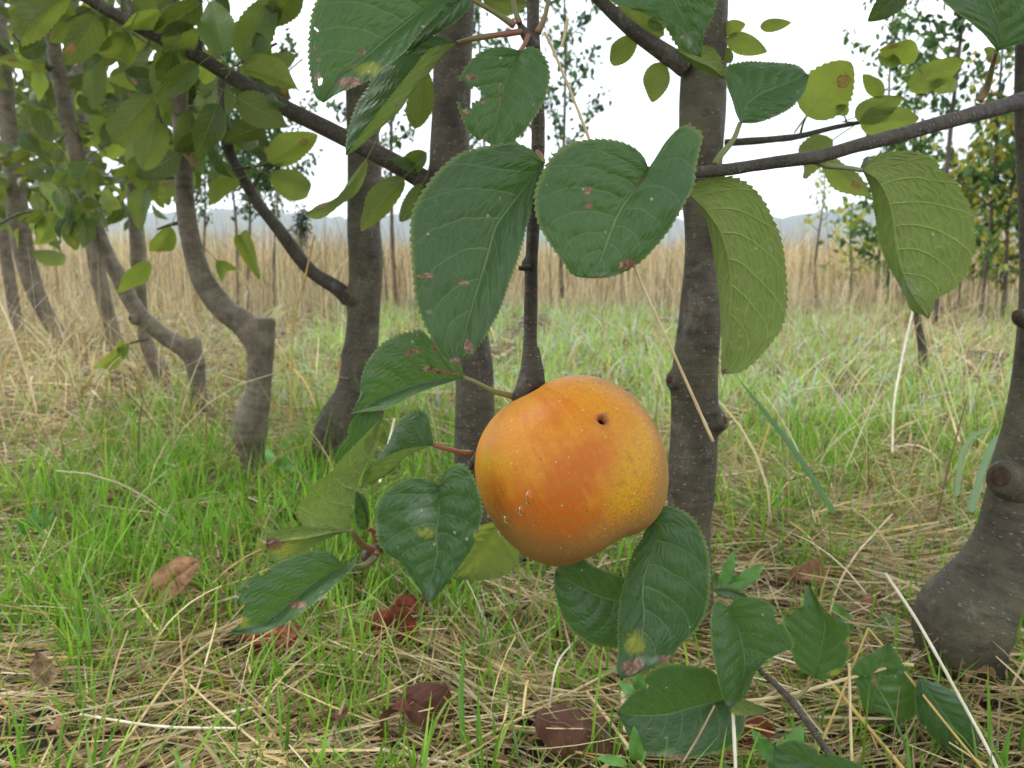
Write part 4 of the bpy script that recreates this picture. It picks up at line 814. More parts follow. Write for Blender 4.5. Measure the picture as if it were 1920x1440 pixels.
# S
traced_leaf('leaf', [(1227, 976), (1228, 1000), (1221, 1041), (1210, 1072), (1204, 1110), (1207, 1150), (1202, 1200), (1188, 1240), (1164, 1272)],
            [(1227, 976), (1212, 993), (1203, 1010), (1184, 1045), (1171, 1091), (1163, 1128), (1159, 1178), (1160, 1220), (1156, 1255), (1164, 1272)],
            [(1227, 976), (1238, 952), (1258, 950), (1279, 957), (1303, 976), (1322, 1014), (1331, 1055), (1331, 1107), (1325, 1145), (1314, 1168), (1299, 1190), (1277, 1208), (1258, 1232), (1235, 1246), (1205, 1259), (1185, 1268), (1164, 1272)],
            .345, HB, foldL=.006, foldR=-.002, dY=(.01, -.006), tint=.1, dmg=[(1187, 1250, 22, 16, 0), (1190, 1205, 20, 26, 1), (1248, 1238, 13, 10, 0), (1226, 1185, 4, 5, 0), (1220, 1240, 40, 12, 2)], seed=19, ntooth=46, stalk=[(1224, 960, .365), (1205, 930, .385)])

_h = (HB, .02, .12)
overhead(HB, -.02, .16, 1000, .74, 1.5, .42)
# ---------------------------------------------------------------- the apple
def make_apple():
    Ya = .362; ctr = PY(1070, 880, Ya); d = DEP(880, Ya); R = 181/F*d*1.0
    root = empty('apple', ctr, 'ripe orange and yellow apple with a worm hole, hanging in the centre', 'apple')
    down = np.array([.46, -.27, -.85]); down /= np.linalg.norm(down)       # calyx direction
    e1 = np.cross(down, [0, 1, 0]); e1 /= np.linalg.norm(e1); e2 = np.cross(down, e1)
    nt_, nphi = 240, 320; th = np.linspace(0, np.pi, nt_); ph = np.linspace(0, 2*np.pi, nphi, endpoint=False); TH, PH = np.meshgrid(th, ph, indexing='ij')
    low = np.clip((TH-1.5)/1.64, 0, 1)
    r = 1.0 - .05*np.exp(-(TH/.20)**2) - .30*np.exp(-((np.pi-TH)/.23)**2) + .0*TH + .035*np.exp(-((TH-2.55)/.35)**2)
    lob = np.cos(5*(PH-.55))*.5 + .5*np.cos(2*PH+.9)
    r = r*(1 - .022*np.cos(4*TH) + .026*lob*low + .014*np.cos(2*PH-.6) + .008*np.sin(3*PH+1)) * (1-.03*low)
    z = np.cos(TH)*r*.955; q = np.sin(TH)*r
    P = (-down)*z[..., None] + e1*(q*np.cos(PH))[..., None] + e2*(q*np.sin(PH))[..., None]
    V = P.reshape(-1, 3)*R
    # fit the outline: scale/centre to the silhouette box
    for _ in range(3):
        px, py = TOPIX(V+ctr); w_, h_ = px.max()-px.min(), py.max()-py.min()
        V = V*np.array([364/w_, (364/w_+359/h_)/2, 359/h_]); px, py = TOPIX(V+ctr)
        ctr = ctr + np.array([(1072-(px.max()+px.min())/2)/F*d, 0, -(882.5-(py.max()+py.min())/2)/F*d])
    W = V+ctr; px, py = TOPIX(W); front = W[:, 1] < ctr[1]+.006
    # worm hole
    fi = np.where(front)[0]; hp = W[fi[np.argmin(np.hypot(px[fi]-1130, py[fi]-788))]]; hn = (hp-ctr)/np.linalg.norm(hp-ctr)
    dd = np.linalg.norm(W-hp, axis=1)
    W = W - hn*(np.exp(-(dd/.0017)**4)*.006)[:, None] + hn*(np.exp(-((dd-.0030)/.0009)**2)*.0006)[:, None]
    Cc = np.zeros((len(W), 4)); Cc[:, 3] = 1
    def g3(x, y, s):   # blotch around a point of the skin
        k = fi[np.argmin(np.hypot(px[fi]-x, py[fi]-y))]; return np.exp(-(np.linalg.norm(W-W[k], axis=1)/(s/F*d))**2)
    red = 1.1*g3(1010, 985, 70)+.75*g3(1075, 930, 75)+.55*g3(940, 950, 35)+.8*g3(1030, 755, 60)+.45*g3(1110, 830, 60)+.5*g3(930, 905, 30)+.45*g3(1090, 860, 50)+.7*g3(1060, 1010, 50)+.3*g3(990, 850, 60)
    rus = 1.1*g3(1245, 940, 75)+.9*g3(1235, 820, 60)+.7*g3(1215, 1000, 75)+.9*g3(1130, 1040, 80)+1.4*g3(1000, 1075, 100)+.8*g3(1150, 1000, 60)+.5*g3(1230, 760, 50)+.9*g3(935, 1015, 60)+1.0*g3(1080, 1045, 70)+.5*g3(1130, 700, 60)+.8*g3(1253, 880, 60)+.4*g3(960, 1030, 60)+.25*g3(1180, 740, 50)  # russet skin; the underside blobs also paint in the apple's own shade
    yel = .8*g3(1195, 860, 60)+.9*g3(1170, 935, 45)+.7*g3(1205, 800, 40)+.6*g3(1060, 800, 40)+.8*g3(905, 870, 40)+.6*g3(945, 880, 35)+.5*g3(1130, 740, 50)+.5*g3(900, 960, 40)+.5*g3(1010, 880, 40)
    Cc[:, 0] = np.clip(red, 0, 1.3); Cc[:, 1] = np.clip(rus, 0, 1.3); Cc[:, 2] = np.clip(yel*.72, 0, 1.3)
    hole = np.zeros((len(W), 4)); hole[:, 0] = np.exp(-(dd/.0017)**4); hole[:, 1] = np.exp(-((dd-.0023)/.0010)**2); hole[:, 3] = 1
    sc_s = 0
    for (x, y, lx, ly) in ((1188, 826, 1.5, 11), (1216, 821, 1.5, 6), (1150, 812, 1.5, 9), (1124, 868, 3, 4), (1009, 889, 1.5, 1.5), (1134, 776, 8, 4), (1160, 840, 1.2, 5), (1196, 815, 1.2, 5)):
        sc_s = np.maximum(sc_s, np.where(front, np.clip(1.4-np.hypot((px-x)/lx, (py-y)/ly), 0, 1), 0))
    hole[:, 2] = sc_s*.8
    m, t, o = mat('apple_skin'); crd = N(t, 'ShaderNodeTexCoord').outputs['Object']
    A = N(t, 'ShaderNodeAttribute', attribute_name='skin'); s = N(t, 'ShaderNodeSeparateColor'); t.links.new(A.outputs['Color'], s.inputs[0])
    Hh = N(t, 'ShaderNodeAttribute', attribute_name='hole'); hs = N(t, 'ShaderNodeSeparateColor'); t.links.new(Hh.outputs['Color'], hs.inputs[0])
    uv = N(t, 'ShaderNodeUVMap', uv_map='UVMap').outputs[0]
    stripe = noise(t, mapping(t, uv, (38, 2.2, 1)), 1, 6, .6, .3); stripe2 = noise(t, mapping(t, uv, (110, 6, 1)), 1, 5, .6, .3)
    blot = noise(t, crd, 55, 6, .6); blot2 = noise(t, crd, 130, 5, .65); fine = noise(t, crd, 900, 3, .7); fine2 = noise(t, crd, 2200, 2, .8)
    nn = M(t, 'ADD', M(t, 'MULTIPLY', M(t, 'SUBTRACT', stripe, .5), 1.1), M(t, 'ADD', M(t, 'MULTIPLY', M(t, 'SUBTRACT', blot, .5), 1.5), M(t, 'ADD', M(t, 'MULTIPLY', M(t, 'SUBTRACT', stripe2, .5), .7), M(t, 'MULTIPLY', M(t, 'SUBTRACT', blot2, .5), 1.0))))
    base = mixc(t, smooth(t, M(t, 'ADD', s.outputs[2], nn), .25, .75), (.57, .232, .018), (.57, .31, .010))
    base = mixc(t, smooth(t, M(t, 'ADD', s.outputs[2], M(t, 'MULTIPLY', nn, 1.3)), .85, 1.35), base, (.47, .31, .012))
    rd = M(t, 'MULTIPLY', smooth(t, M(t, 'ADD', M(t, 'MULTIPLY', s.outputs[0], .8), M(t, 'MULTIPLY', nn, 1.1)), .18, 1.0), .85)
    base = mixc(t, rd, base, (.48, .10, .006))
    rs_shade = smooth(t, M(t, 'ADD', M(t, 'ADD', s.outputs[1], M(t, 'MULTIPLY', nn, .45)), M(t, 'MULTIPLY', M(t, 'SUBTRACT', fine, .5), 2.4)), .12, .72)
    rus_shade_c = mixc(t, smooth(t, fine2, .35, .65), (.20, .105, .022), (.42, .25, .085))
    base = mixc(t, M(t, 'MULTIPLY', rs_shade, .92), base, rus_shade_c)
    thin = smooth(t, M(t, 'ADD', fine, M(t, 'MULTIPLY', fine2, .6)), .72, 1.05); base = mixc(t, M(t, 'MULTIPLY', thin, .6), base, (.36, .16, .035)); base = mixc(t, M(t, 'MULTIPLY', smooth(t, M(t, 'ADD', M(t, 'MULTIPLY', fine, .6), M(t, 'MULTIPLY', blot2, .5)), .5, .78), .35), base, (.44, .20, .035))
    vd = voro(t, crd, 330); vs = N(t, 'ShaderNodeSeparateColor'); t.links.new(vd.outputs['Color'], vs.inputs[0])
    dot = M(t, 'MULTIPLY', smooth(t, vd.outputs[0], .08, .16, 1, 0), smooth(t, vs.outputs[0], .6, .7)); base = mixc(t, M(t, 'MULTIPLY', dot, .65), base, (.78, .55, .25))
    vd2 = voro(t, crd, 160); vs2 = N(t, 'ShaderNodeSeparateColor'); t.links.new(vd2.outputs['Color'], vs2.inputs[0])
    dk = M(t, 'MULTIPLY', smooth(t, vd2.outputs[0], .05, .08, 1, 0), smooth(t, vs2.outputs[0], .8, .84)); base = mixc(t, M(t, 'MULTIPLY', dk, .8), base, (.10, .05, .03))
    base = mixc(t, smooth(t, M(t, 'ADD', hs.outputs[2], M(t, 'MULTIPLY', M(t, 'SUBTRACT', fine, .5), 1.2)), .45, .9), base, (.17, .07, .03))
    base = mixc(t, M(t, 'MULTIPLY', hs.outputs[1], .8), base, (.30, .10, .05)); base = mixc(t, smooth(t, hs.outputs[0], .25, .6), base, (.012, .004, .003))
    bp = N(t, 'ShaderNodeBump'); bp.inputs['Strength'].default_value = .5; bp.inputs['Distance'].default_value = .00035
    t.links.new(M(t, 'ADD', M(t, 'MULTIPLY', fine, .8), M(t, 'MULTIPLY', blot2, 1.2)), bp.inputs['Height'])
    pr = N(t, 'ShaderNodeBsdfPrincipled'); t.links.new(base, pr.inputs['Base Color']); t.links.new(bp.outputs[0], pr.inputs['Normal'])
    rgh = M(t, 'ADD', M(t, 'MULTIPLY', rs_shade, .22), .42); t.links.new(rgh, pr.inputs['Roughness']); pr.inputs['Specular IOR Level'].default_value = .22
    pr.inputs['Subsurface Weight'].default_value = .08; pr.inputs['Subsurface Radius'].default_value = (.004, .002, .001); pr.inputs['Subsurface Scale'].default_value = .6
    t.links.new(pr.outputs[0], o.inputs[0])
    i = np.arange(nt_-1)[:, None]*nphi; j = np.arange(nphi)[None]; j2 = (j+1) % nphi
    f = np.stack([i+j, i+nphi+j, i+nphi+j2, i+j2], -1).reshape(-1, 4)
    uv_ = np.stack([np.sin(PH)*.5+.5 + .0*TH, TH/np.pi], -1).reshape(-1, 2)
    uv_[:, 0] = (PH/(2*np.pi)).ravel()
    root.location = Vector(ctr)
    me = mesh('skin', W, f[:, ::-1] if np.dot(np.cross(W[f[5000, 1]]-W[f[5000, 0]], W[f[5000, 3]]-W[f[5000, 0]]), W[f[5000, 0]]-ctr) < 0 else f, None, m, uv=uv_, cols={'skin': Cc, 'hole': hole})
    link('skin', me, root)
    # stalk in the upper hollow and dried calyx in the lower one
    ax = -down; tube('stalk', [np.append(ctr+ax*R*.62, .0016), np.append(ctr+ax*R*.8, .0013), np.append(ctr+ax*R*.98+np.array([-.004, 0, 0]), .0014)], TWIG, root, 10, 12)
    for k in range(5):
        aa = k*1.256; dv = e1*math.cos(aa)+e2*math.sin(aa); b = ctr-ax*R*.66+dv*.002
        tube('sepal', [np.append(b, .0014), np.append(b-ax*.004+dv*.003, .0012), np.append(b-ax*.006+dv*.0005, .0003)], simple('sepal', (.12, .08, .04), .8) if k == 0 else bpy.data.materials['sepal'], root, 6, 8, flat=.4)
    # water drops resting on the skin
    wm, wt, wo = mat('water'); gl = N(wt, 'ShaderNodeBsdfPrincipled'); gl.inputs['Base Color'].default_value = (1, 1, 1, 1); gl.inputs['Roughness'].default_value = .02; gl.inputs['IOR'].default_value = 1.33; gl.inputs['Transmission Weight'].default_value = 1; wt.links.new(gl.outputs[0], wo.inputs[0])
    px2, py2 = TOPIX(W)
    for (x, y, sx, sy, lab) in ((991, 934, 6, 12, 'long clear water drop running down the red patch of the orange apple'), (977, 957, 5, 8, 'small clear water drop just lower left of the long drop on the apple'), (950, 973, 4.5, 7, 'small clear water drop near the left side of the apple'), (990, 741, 9, 4.5, 'flat clear water drop at the upper left shoulder of the apple'), (926, 1013, 5, 8, 'clear water drop hanging at the lower left rim of the apple')):
        k = fi[np.argmin(np.hypot(px2[fi]-x, py2[fi]-y))]; p = W[k]; n_ = (p-ctr)/np.linalg.norm(p-ctr)
        tz = np.array([0, 0, 1.]) - n_*n_[2]; tz /= np.linalg.norm(tz); tx = np.cross(tz, n_); a_, b_ = np.meshgrid(np.linspace(0, np.pi, 14), np.linspace(0, 2*np.pi, 24, endpoint=False), indexing='ij')
        s1, s2, s3 = sx/F*d*1.15, sy/F*d*1.15, .0014; zz = np.sin(a_)*np.sin(b_); taper = 1-.3*zz
        Q = p + tx*(np.sin(a_)*np.cos(b_)*taper)[..., None]*s1 + tz*(zz)[..., None]*s2 + n_*(np.cos(a_))[..., None]*s3
        i = np.arange(13)[:, None]*24; j = np.arange(24)[None]; fq = np.stack([i+j, i+(j+1) % 24, i+24+(j+1) % 24, i+24+j], -1).reshape(-1, 4)
        ob = link('water_drop', mesh('water_drop', Q.reshape(-1, 3)-p, fq, None, wm)); ob.location = Vector(p); tag(ob, lab, 'drop', 'water drops on the apple')
make_apple()

# ---------------------------------------------------------------- low shoot at lower right
LS = empty('apple_shoot', G(1560, 1450), 'low leafy apple sucker with broad toothed leaves at the foot of the right trunk', 'shoot')
YL = .47
tube('stem', trunk_pts([(1590, 1470, 13, .40), (1545, 1400, 13, .42), (1510, 1350, 12, .44), (1482, 1312, 14, .452), (1450, 1280, 11, .46), (1421, 1252, 9, .465), (1390, 1190, 7, .475), (1345, 1130, 6, .48)], YL), TWIG, LS, 14, 80, rough=.06, seed=70)
# V
traced_leaf('leaf', [(1362, 1312), (1302, 1325), (1252, 1339), (1202, 1341), (1156, 1336)],
            [(1362, 1312), (1360, 1285), (1335, 1257), (1305, 1250), (1270, 1245), (1240, 1248), (1214, 1262), (1206, 1284), (1186, 1300), (1174, 1313), (1156, 1336)],
            [(1362, 1312), (1392, 1330), (1396, 1360), (1385, 1385), (1360, 1405), (1322, 1416), (1265, 1424), (1240, 1416), (1207, 1408), (1185, 1390), (1170, 1362), (1156, 1336)],
            .44, LS, foldL=-.006, foldR=-.012, dY=(.01, -.01), tint=.05, holes=[(1206, 1284, 10, 7)], dmg=[(1250, 1418, 40, 14, 2), (1262, 1422, 20, 6, 0)], seed=21, ntooth=36)
# W
traced_leaf('leaf', [(1368, 1138), (1380, 1170), (1390, 1200), (1395, 1225), (1395, 1260), (1385, 1295), (1368, 1330)],
            [(1368, 1138), (1355, 1130), (1343, 1127), (1334, 1147), (1333, 1193), (1340, 1243), (1347, 1277), (1357, 1310), (1368, 1330)],
            [(1368, 1138), (1380, 1123), (1420, 1121), (1447, 1133), (1463, 1163), (1480, 1187), (1488, 1213), (1467, 1221), (1437, 1237), (1413, 1267), (1406, 1287), (1393, 1307), (1368, 1330)],
            .43, LS, foldL=-.006, foldR=-.008, dY=(.01, -.006), tint=.45, dmg=[(1482, 1222, 8, 5, 0), (1425, 1192, 4, 4, 2), (1375, 1322, 20, 10, 2)], holes=[(1460, 1160, 10, 8)], seed=22, ntooth=36, stalk=[(1360, 1128, .45), (1350, 1125, .47)])
traced_leaf('leaf', [(1362, 1312), (1395, 1322), (1440, 1332)], [(1362, 1312), (1385, 1308), (1412, 1318), (1440, 1332)], [(1362, 1312), (1375, 1338), (1415, 1340), (1440, 1332)], .432, LS, side='under', tint=.4, seed=27, ntooth=14)
# X
traced_leaf('leaf', [(1527, 1272), (1537, 1223), (1547, 1170), (1532, 1128), (1516, 1094)],
            [(1527, 1272), (1500, 1255), (1484, 1225), (1476, 1190), (1469, 1160), (1480, 1141), (1504, 1137), (1508, 1112), (1516, 1094)],
            [(1527, 1272), (1548, 1274), (1578, 1258), (1592, 1215), (1590, 1173), (1570, 1160), (1548, 1145), (1532, 1122), (1516, 1094)],
            .455, LS, foldL=-.010, foldR=-.006, tint=.4, dmg=[(1570, 1262, 16, 8, 1), (1588, 1205, 6, 6, 0)], seed=23, ntooth=34, stalk=[(1515, 1288, .455), (1495, 1308, .452), (1484, 1316, .452)], holes=[(1478, 1148, 10, 7), (1592, 1200, 9, 6)])
traced_leaf('leaf', [(1337, 1106), (1370, 1106), (1406, 1121)], [(1337, 1106), (1352, 1097), (1378, 1099), (1406, 1121)], [(1337, 1106), (1350, 1118), (1378, 1124), (1406, 1121)], .49, LS, tint=1, dmg=[(1370, 1110, 40, 20, 2)], seed=24, ntooth=14)
# Y
traced_leaf('leaf', [(1632, 1337), (1640, 1300), (1650, 1262), (1665, 1203)], [(1632, 1337), (1618, 1325), (1608, 1290), (1597, 1260), (1612, 1234), (1640, 1222), (1665, 1203)], [(1632, 1337), (1657, 1338), (1690, 1355), (1713, 1343), (1722, 1317), (1713, 1277), (1690, 1240), (1680, 1222), (1665, 1203)],
            .475, LS, foldL=-.004, foldR=-.004, tint=.6, dmg=[(1640, 1278, 5, 12, 0), (1670, 1290, 20, 8, 2)], seed=25, ntooth=30)
# Z and the bottom one
traced_leaf('leaf', [(1722, 1270), (1765, 1330), (1800, 1385), (1828, 1450)], [(1722, 1270), (1716, 1300), (1722, 1350), (1755, 1390), (1800, 1430), (1828, 1450)], [(1722, 1270), (1775, 1290), (1815, 1318), (1830, 1365), (1836, 1410), (1828, 1450)], .46, LS, tint=.0, foldL=-.002, foldR=.008, seed=26, ntooth=30)
traced_leaf('leaf', [(1640, 1475), (1570, 1450), (1510, 1430), (1452, 1400)], [(1640, 1475), (1620, 1440), (1575, 1418), (1530, 1405), (1490, 1388), (1452, 1400)], [(1640, 1475), (1570, 1490), (1500, 1480), (1440, 1440), (1452, 1400)], .405, LS, tint=.5, foldL=-.006, foldR=-.003, seed=28, ntooth=26, holes=[(1545, 1408, 10, 8)])

# ---------------------------------------------------------------- fallen leaves
DLEAF = [unit_leaf('dry_leaf', 500+i, fold=[.9, .5, 1.1, .35, .7, 1.2][i], curl=[1.2, 2.2, .6, 1.6, -1.2, 2.8][i], nv=33, nu=7, width=.75, matr=DRY, petiole=False, wave=.10) for i in range(6)]
def fallen(px0, px1, py, dry, mi, yaw, tilt, lab, lift=.010, hh=1.0):
    lift += .012; 
    g = G((px0+px1)/2, py); d = DEP(py, g[1]); L = (px1-px0)/F*d*1.05
    o = bpy.data.objects.new('fallen_leaf', DLEAF[mi]); C.objects.link(o)
    R_ = Matrix.Rotation(yaw, 4, 'Z') @ Matrix.Rotation(tilt, 4, 'X') @ Matrix.Rotation(rng.normal(0, .3), 4, 'Y')
    R_ = R_ @ Matrix.Diagonal((L, L, L*hh, 1)) @ Matrix.Translation((0, -.5, 0))
    R_.translation = R_.translation + Vector((g[0], g[1], float(gz(g[0], g[1]))+lift)); o.matrix_world = R_
    o['dry'] = dry; tag(o, lab, 'fallen leaf', 'fallen dry leaves on the straw')
fallen(600, 665, 1435, .28, 3, .3, .2, 'dark red leaf scrap cut by the bottom edge left of its neighbour', .015)
fallen(680, 770, 1430, .18, 1, 1.5, .2, 'red brown leaf cut by the bottom edge below the purple brown leaf', .014)
fallen(1450, 1540, 1150, .62, 1, 1.2, .3, 'pinkish brown leaf behind the two middle sucker leaves', .020)
fallen(50, 120, 1350, .95, 4, .9, .6, 'grey tan crumpled leaf near the lower left corner', .02)
fallen(80, 130, 1435, .75, 1, 1.4, .4, 'light brown leaf in the bottom left corner', .018)
fallen(485, 570, 945, .70, 3, 1.5, .1, 'orange leaf lying under the grass at the foot of the crooked trunk', .016)
fallen(1795, 1860, 1345, .85, 5, .4, .5, 'tan leaf under the bulging right trunk', .016)
fallen(1590, 1650, 1195, .6, 1, 2.0, .4, 'pinkish leaf left of the right trunk base', .016)
fallen(1170, 1290, 1215, .5, 2, 1.3, .3, 'brown leaf half buried in straw under the apple leaves', .012)
fallen(900, 1000, 1210, .45, 1, 2.4, .2, 'faded brown leaf flat in the straw left of the low dark leaf', .010)
fallen(520, 590, 1010, .2, 3, .4, .3, 'small dull red leaf in the grass behind the folded leaf pair', .012)
fallen(190, 240, 985, .4, 5, 1.4, .3, 'small brown leaf deep in the grass at the left', .015)
fallen(1180, 1320, 1435, .15, 4, 1.9, .2, 'dark red leaf below the large dark green leaf', .006)
fallen(1600, 1740, 1395, .25, 2, 1.4, .15, 'dull brown leaf beneath the crossing straws at lower right', .008)
fallen(1500, 1560, 1335, .1, 1, .9, .2, 'rusty red leaf behind the sucker stem', .008)
def fallen_traced(mid, L, R_, pyb, dry, lab, fl, fr, dY=(0, 0), seed=1):
    Y = G(mid[0][0], pyb)[1]-.01
    o = traced_leaf('fallen_leaf', mid, L, R_, Y, None, foldL=fl, foldR=fr, dY=dY, seed=seed, ntooth=26, mat_=DRYT, amp=.0007)
    n_ = len(o.data.vertices); q = np.zeros(n_*3, np.float32); o.data.vertices.foreach_get('co', q); q = q.reshape(-1, 3)
    q[:, 1] += .0022*np.sin(q[:, 0]*190+seed)*np.sin(q[:, 2]*230+seed*2) + .0005*np.sin(q[:, 0]*620+q[:, 2]*500); q[:, 2] += .0006*np.sin(q[:, 0]*400+2*seed)
    o.data.vertices.foreach_set('co', q.ravel()); o.data.update()
    b = Vector(PY(mid[0][0], pyb, Y)); o.data.transform(Matrix.Translation(-b)); o.location = b; del o['tint']; o['dry'] = dry
    tag(o, lab, 'fallen leaf', 'fallen dry leaves on the straw')
fallen_traced([(780, 1228), (757, 1190), (750, 1160), (738, 1135)], [(780, 1228), (725, 1236), (686, 1222), (672, 1190), (690, 1160), (738, 1135)], [(780, 1228), (790, 1200), (770, 1155), (738, 1135)], 1228, .0, 'large folded brick red leaf standing on the straw below the twig', .012, -.012)
fallen_traced([(736, 1146), (775, 1138), (825, 1162)], [(736, 1146), (748, 1120), (785, 1112), (805, 1130), (825, 1162)], [(736, 1146), (765, 1156), (800, 1168), (825, 1162)], 1165, .05, 'red brown leaf curled up directly behind the large brick red leaf', .01, -.006, seed=2)
fallen_traced([(750, 1310), (785, 1320), (825, 1350), (864, 1388)], [(750, 1310), (765, 1288), (800, 1281), (836, 1288), (852, 1335), (864, 1388)], [(750, 1310), (762, 1340), (796, 1372), (835, 1396), (864, 1388)], 1392, .30, 'purple brown leaf with a pale rolled edge amid the straw', .012, -.014, seed=3)
fallen_traced([(1002, 1340), (1060, 1358), (1120, 1375), (1180, 1412)], [(1002, 1340), (1022, 1323), (1060, 1326), (1105, 1336), (1150, 1350), (1180, 1412)], [(1002, 1340), (1008, 1380), (1040, 1412), (1100, 1440), (1180, 1412)], 1435, .36, 'broad dark brown leaf crossed by straws at the bottom centre', .02, -.012, seed=4)
fallen_traced([(378, 1050), (340, 1075), (295, 1120), (256, 1180)], [(378, 1050), (335, 1045), (297, 1070), (262, 1105), (248, 1140), (256, 1180)], [(378, 1050), (366, 1075), (342, 1105), (305, 1140), (280, 1172), (256, 1180)], 1180, .72, 'tan curled leaf standing among the green grass on the left', .006, -.012, seed=5)
fallen_traced([(1375, 1402), (1400, 1390), (1430, 1375), (1453, 1362)], [(1375, 1402), (1385, 1375), (1402, 1356), (1436, 1349), (1453, 1362)], [(1375, 1402), (1400, 1412), (1432, 1402), (1453, 1362)], 1405, .12, 'dark red toothed leaf beside the large dark green leaf at the bottom', .004, -.008, seed=6)
# shrivelled windfall
def windfall():
    g = G(512, 1248); d = DEP(1248, g[1]); R = 68/F*d
    a_, b_ = np.meshgrid(np.linspace(0, np.pi, 60), np.linspace(0, 2*np.pi, 90, endpoint=False), indexing='ij')
    r = 1-.3*np.exp(-(a_/.3)**2) + .05*np.sin(b_*9+4*np.sin(a_*3))*np.sin(a_)**.5 + .04*np.sin(b_*4+a_*11) + .03*np.sin(b_*17+a_*7)
    V = np.stack([np.sin(a_)*np.cos(b_)*r, np.sin(a_)*np.sin(b_)*r*.8, np.cos(a_)*r*.62], -1).reshape(-1, 3)*R
    Rm = np.array(Matrix.Rotation(.5, 3, 'Y') @ Matrix.Rotation(-.5, 3, 'X')); V = V@Rm.T
    i = np.arange(59)[:, None]*90; j = np.arange(90)[None]; f = np.stack([i+j, i+90+j, i+90+(j+1) % 90, i+(j+1) % 90], -1).reshape(-1, 4)
    m, t, o = mat('windfall_skin'); crd = N(t, 'ShaderNodeTexCoord').outputs['Object']; n1 = noise(t, crd, 90, 6, .7)
    col = ramp(t, n1, [(.3, (.05, .02, .018)), (.5, (.26, .045, .022)), (.72, (.45, .12, .05))])
    bp = N(t, 'ShaderNodeBump'); bp.inputs['Distance'].default_value = .003; t.links.new(noise(t, crd, 130, 5, .7), bp.inputs['Height'])
    pr = N(t, 'ShaderNodeBsdfPrincipled'); t.links.new(col, pr.inputs['Base Color']); pr.inputs['Roughness'].default_value = .5; t.links.new(bp.outputs[0], pr.inputs['Normal']); t.links.new(pr.outputs[0], o.inputs[0])
    ob = link('windfall_apple', mesh('windfall_apple', V, f, None, m)); ob.location = (g[0], g[1]+.01, R*.62)
    tag(ob, 'shrivelled red windfall apple half hidden in the grass', 'apple')
windfall()

# ---------------------------------------------------------------- single stalks and blades
SM = {k: simple('stalk_'+k, c, .45, .45, 60, c2) for k, c, c2 in (('straw', (.60, .49, .27), (.48, .36, .17)), ('white', (.74, .70, .56), (.62, .55, .38)), ('gold', (.55, .38, .10), (.45, .30, .09)), ('brown', (.24, .16, .09), (.33, .24, .13)))}
def stalk(P, c, lab, name='dry_grass_stalk', cat='grass stalk', r=.0007):
    pts = [np.append(PY(x, y, Y), r*(q[0] if q else 1)) for x, y, Y, *q in P]
    o = tube(name, pts, SM[c], None, 8, 60, rough=.10, seed=int(P[0][0])); b = Vector(pts[0][:3]); o.data.transform(Matrix.Translation(-b)); o.location = b
    return tag(o, lab, cat, 'loose dry grass stalks')
def on(px, py, z=.015): return G(px, py, z)[1]
stalk([(1020, 60, .352), (1040, 100, .352), (1105, 262, .35), (1190, 500, .348), (1262, 660, .346), (1337, 828, .344, 1.3)], 'straw', 'long straw leaning down past the heart shaped leaf, ending above the right of the apple', r=.0006)
stalk([(1053, 88, .35), (1061, 55, .35), (1064, 35, .35)], 'straw', 'short straw bit caught upright in the top spur', r=.0006)
stalk([(1660, 1075, .50), (1720, 1165, .485), (1790, 1290, .455), (1850, 1400, .43), (1880, 1465, .42)], 'white', 'pale straight straw crossing in front of the right trunk base', r=.0010)
stalk([(1628, 1178, .50), (1700, 1265, .47), (1780, 1365, .44), (1850, 1450, .42)], 'gold', 'golden bent straw just left of the pale straight one')
stalk([(1628, 1178, .50), (1595, 1260, .48), (1550, 1370, .45), (1520, 1440, .43)], 'gold', 'golden straw bent down leftward from its kink near the bluish leaf')
stalk([(1374, 1333, .435), (1377, 1390, .425), (1380, 1460, .41)], 'white', 'white upright straw standing before the large dark green leaf', r=.0011)
stalk([(1713, 1247, .47), (1680, 1248, .475), (1587, 1273, .47), (1480, 1303, .46), (1390, 1316, .462)], 'straw', 'thick pale straw crossing the sucker stem almost level', r=.0011)
stalk([(780, 1442, on(780, 1442)), (960, 1355, on(960, 1355, .03)), (1165, 1250, on(1165, 1250, .03))], 'straw', 'long straw running up from the bottom edge toward the lowest leaf tip', r=.0010)
stalk([(630, 1390, on(630, 1390, .02)), (760, 1415, on(760, 1415, .02)), (900, 1445, on(900, 1445, .02))], 'white', 'pale straw sloping out of the bottom edge under the purple brown leaf', r=.0012)
stalk([(1100, 1297, on(1100, 1297, .03)), (1160, 1375, on(1160, 1375, .03)), (1215, 1450, on(1215, 1450, .03))], 'straw', 'straw lying across the broad dark brown leaf, steep and thick', r=.0012)
stalk([(50, 860, on(50, 860)), (180, 812, on(180, 812, .04)), (310, 778, on(310, 778, .05))], 'straw', 'long pale straw rising to the right over the left green grass', r=.0014)
stalk([(0, 565, 1.5), (30, 640, 1.45), (70, 770, 1.4)], 'straw', 'steep pale straw at the left edge near the tagged trunk', r=.0018)
stalk([(590, 440, .95), (572, 520, .96), (551, 603, .97), (547, 700, .97), (546, 800, .98)], 'gold', 'thin upright brownish culm between the crooked trunk and the swollen trunk', r=.0012)
stalk([(1730, 593, 1.1), (1755, 690, 1.08), (1780, 770, 1.05), (1799, 830, 1.0)], 'straw', 'straw hanging down under the right underside leaf', r=.0014)
stalk([(1712, 580, 1.2), (1690, 680, 1.15), (1676, 760, 1.1), (1673, 850, 1.05)], 'white', 'upright white straw left of the one under the right leaf', r=.0015)
stalk([(1672, 965, .85), (1640, 1000, .80), (1605, 1040, .74), (1575, 1090, .70), (1557, 1140, .66)], 'straw', 'straw arching down toward the toothed sucker leaf', r=.0011)
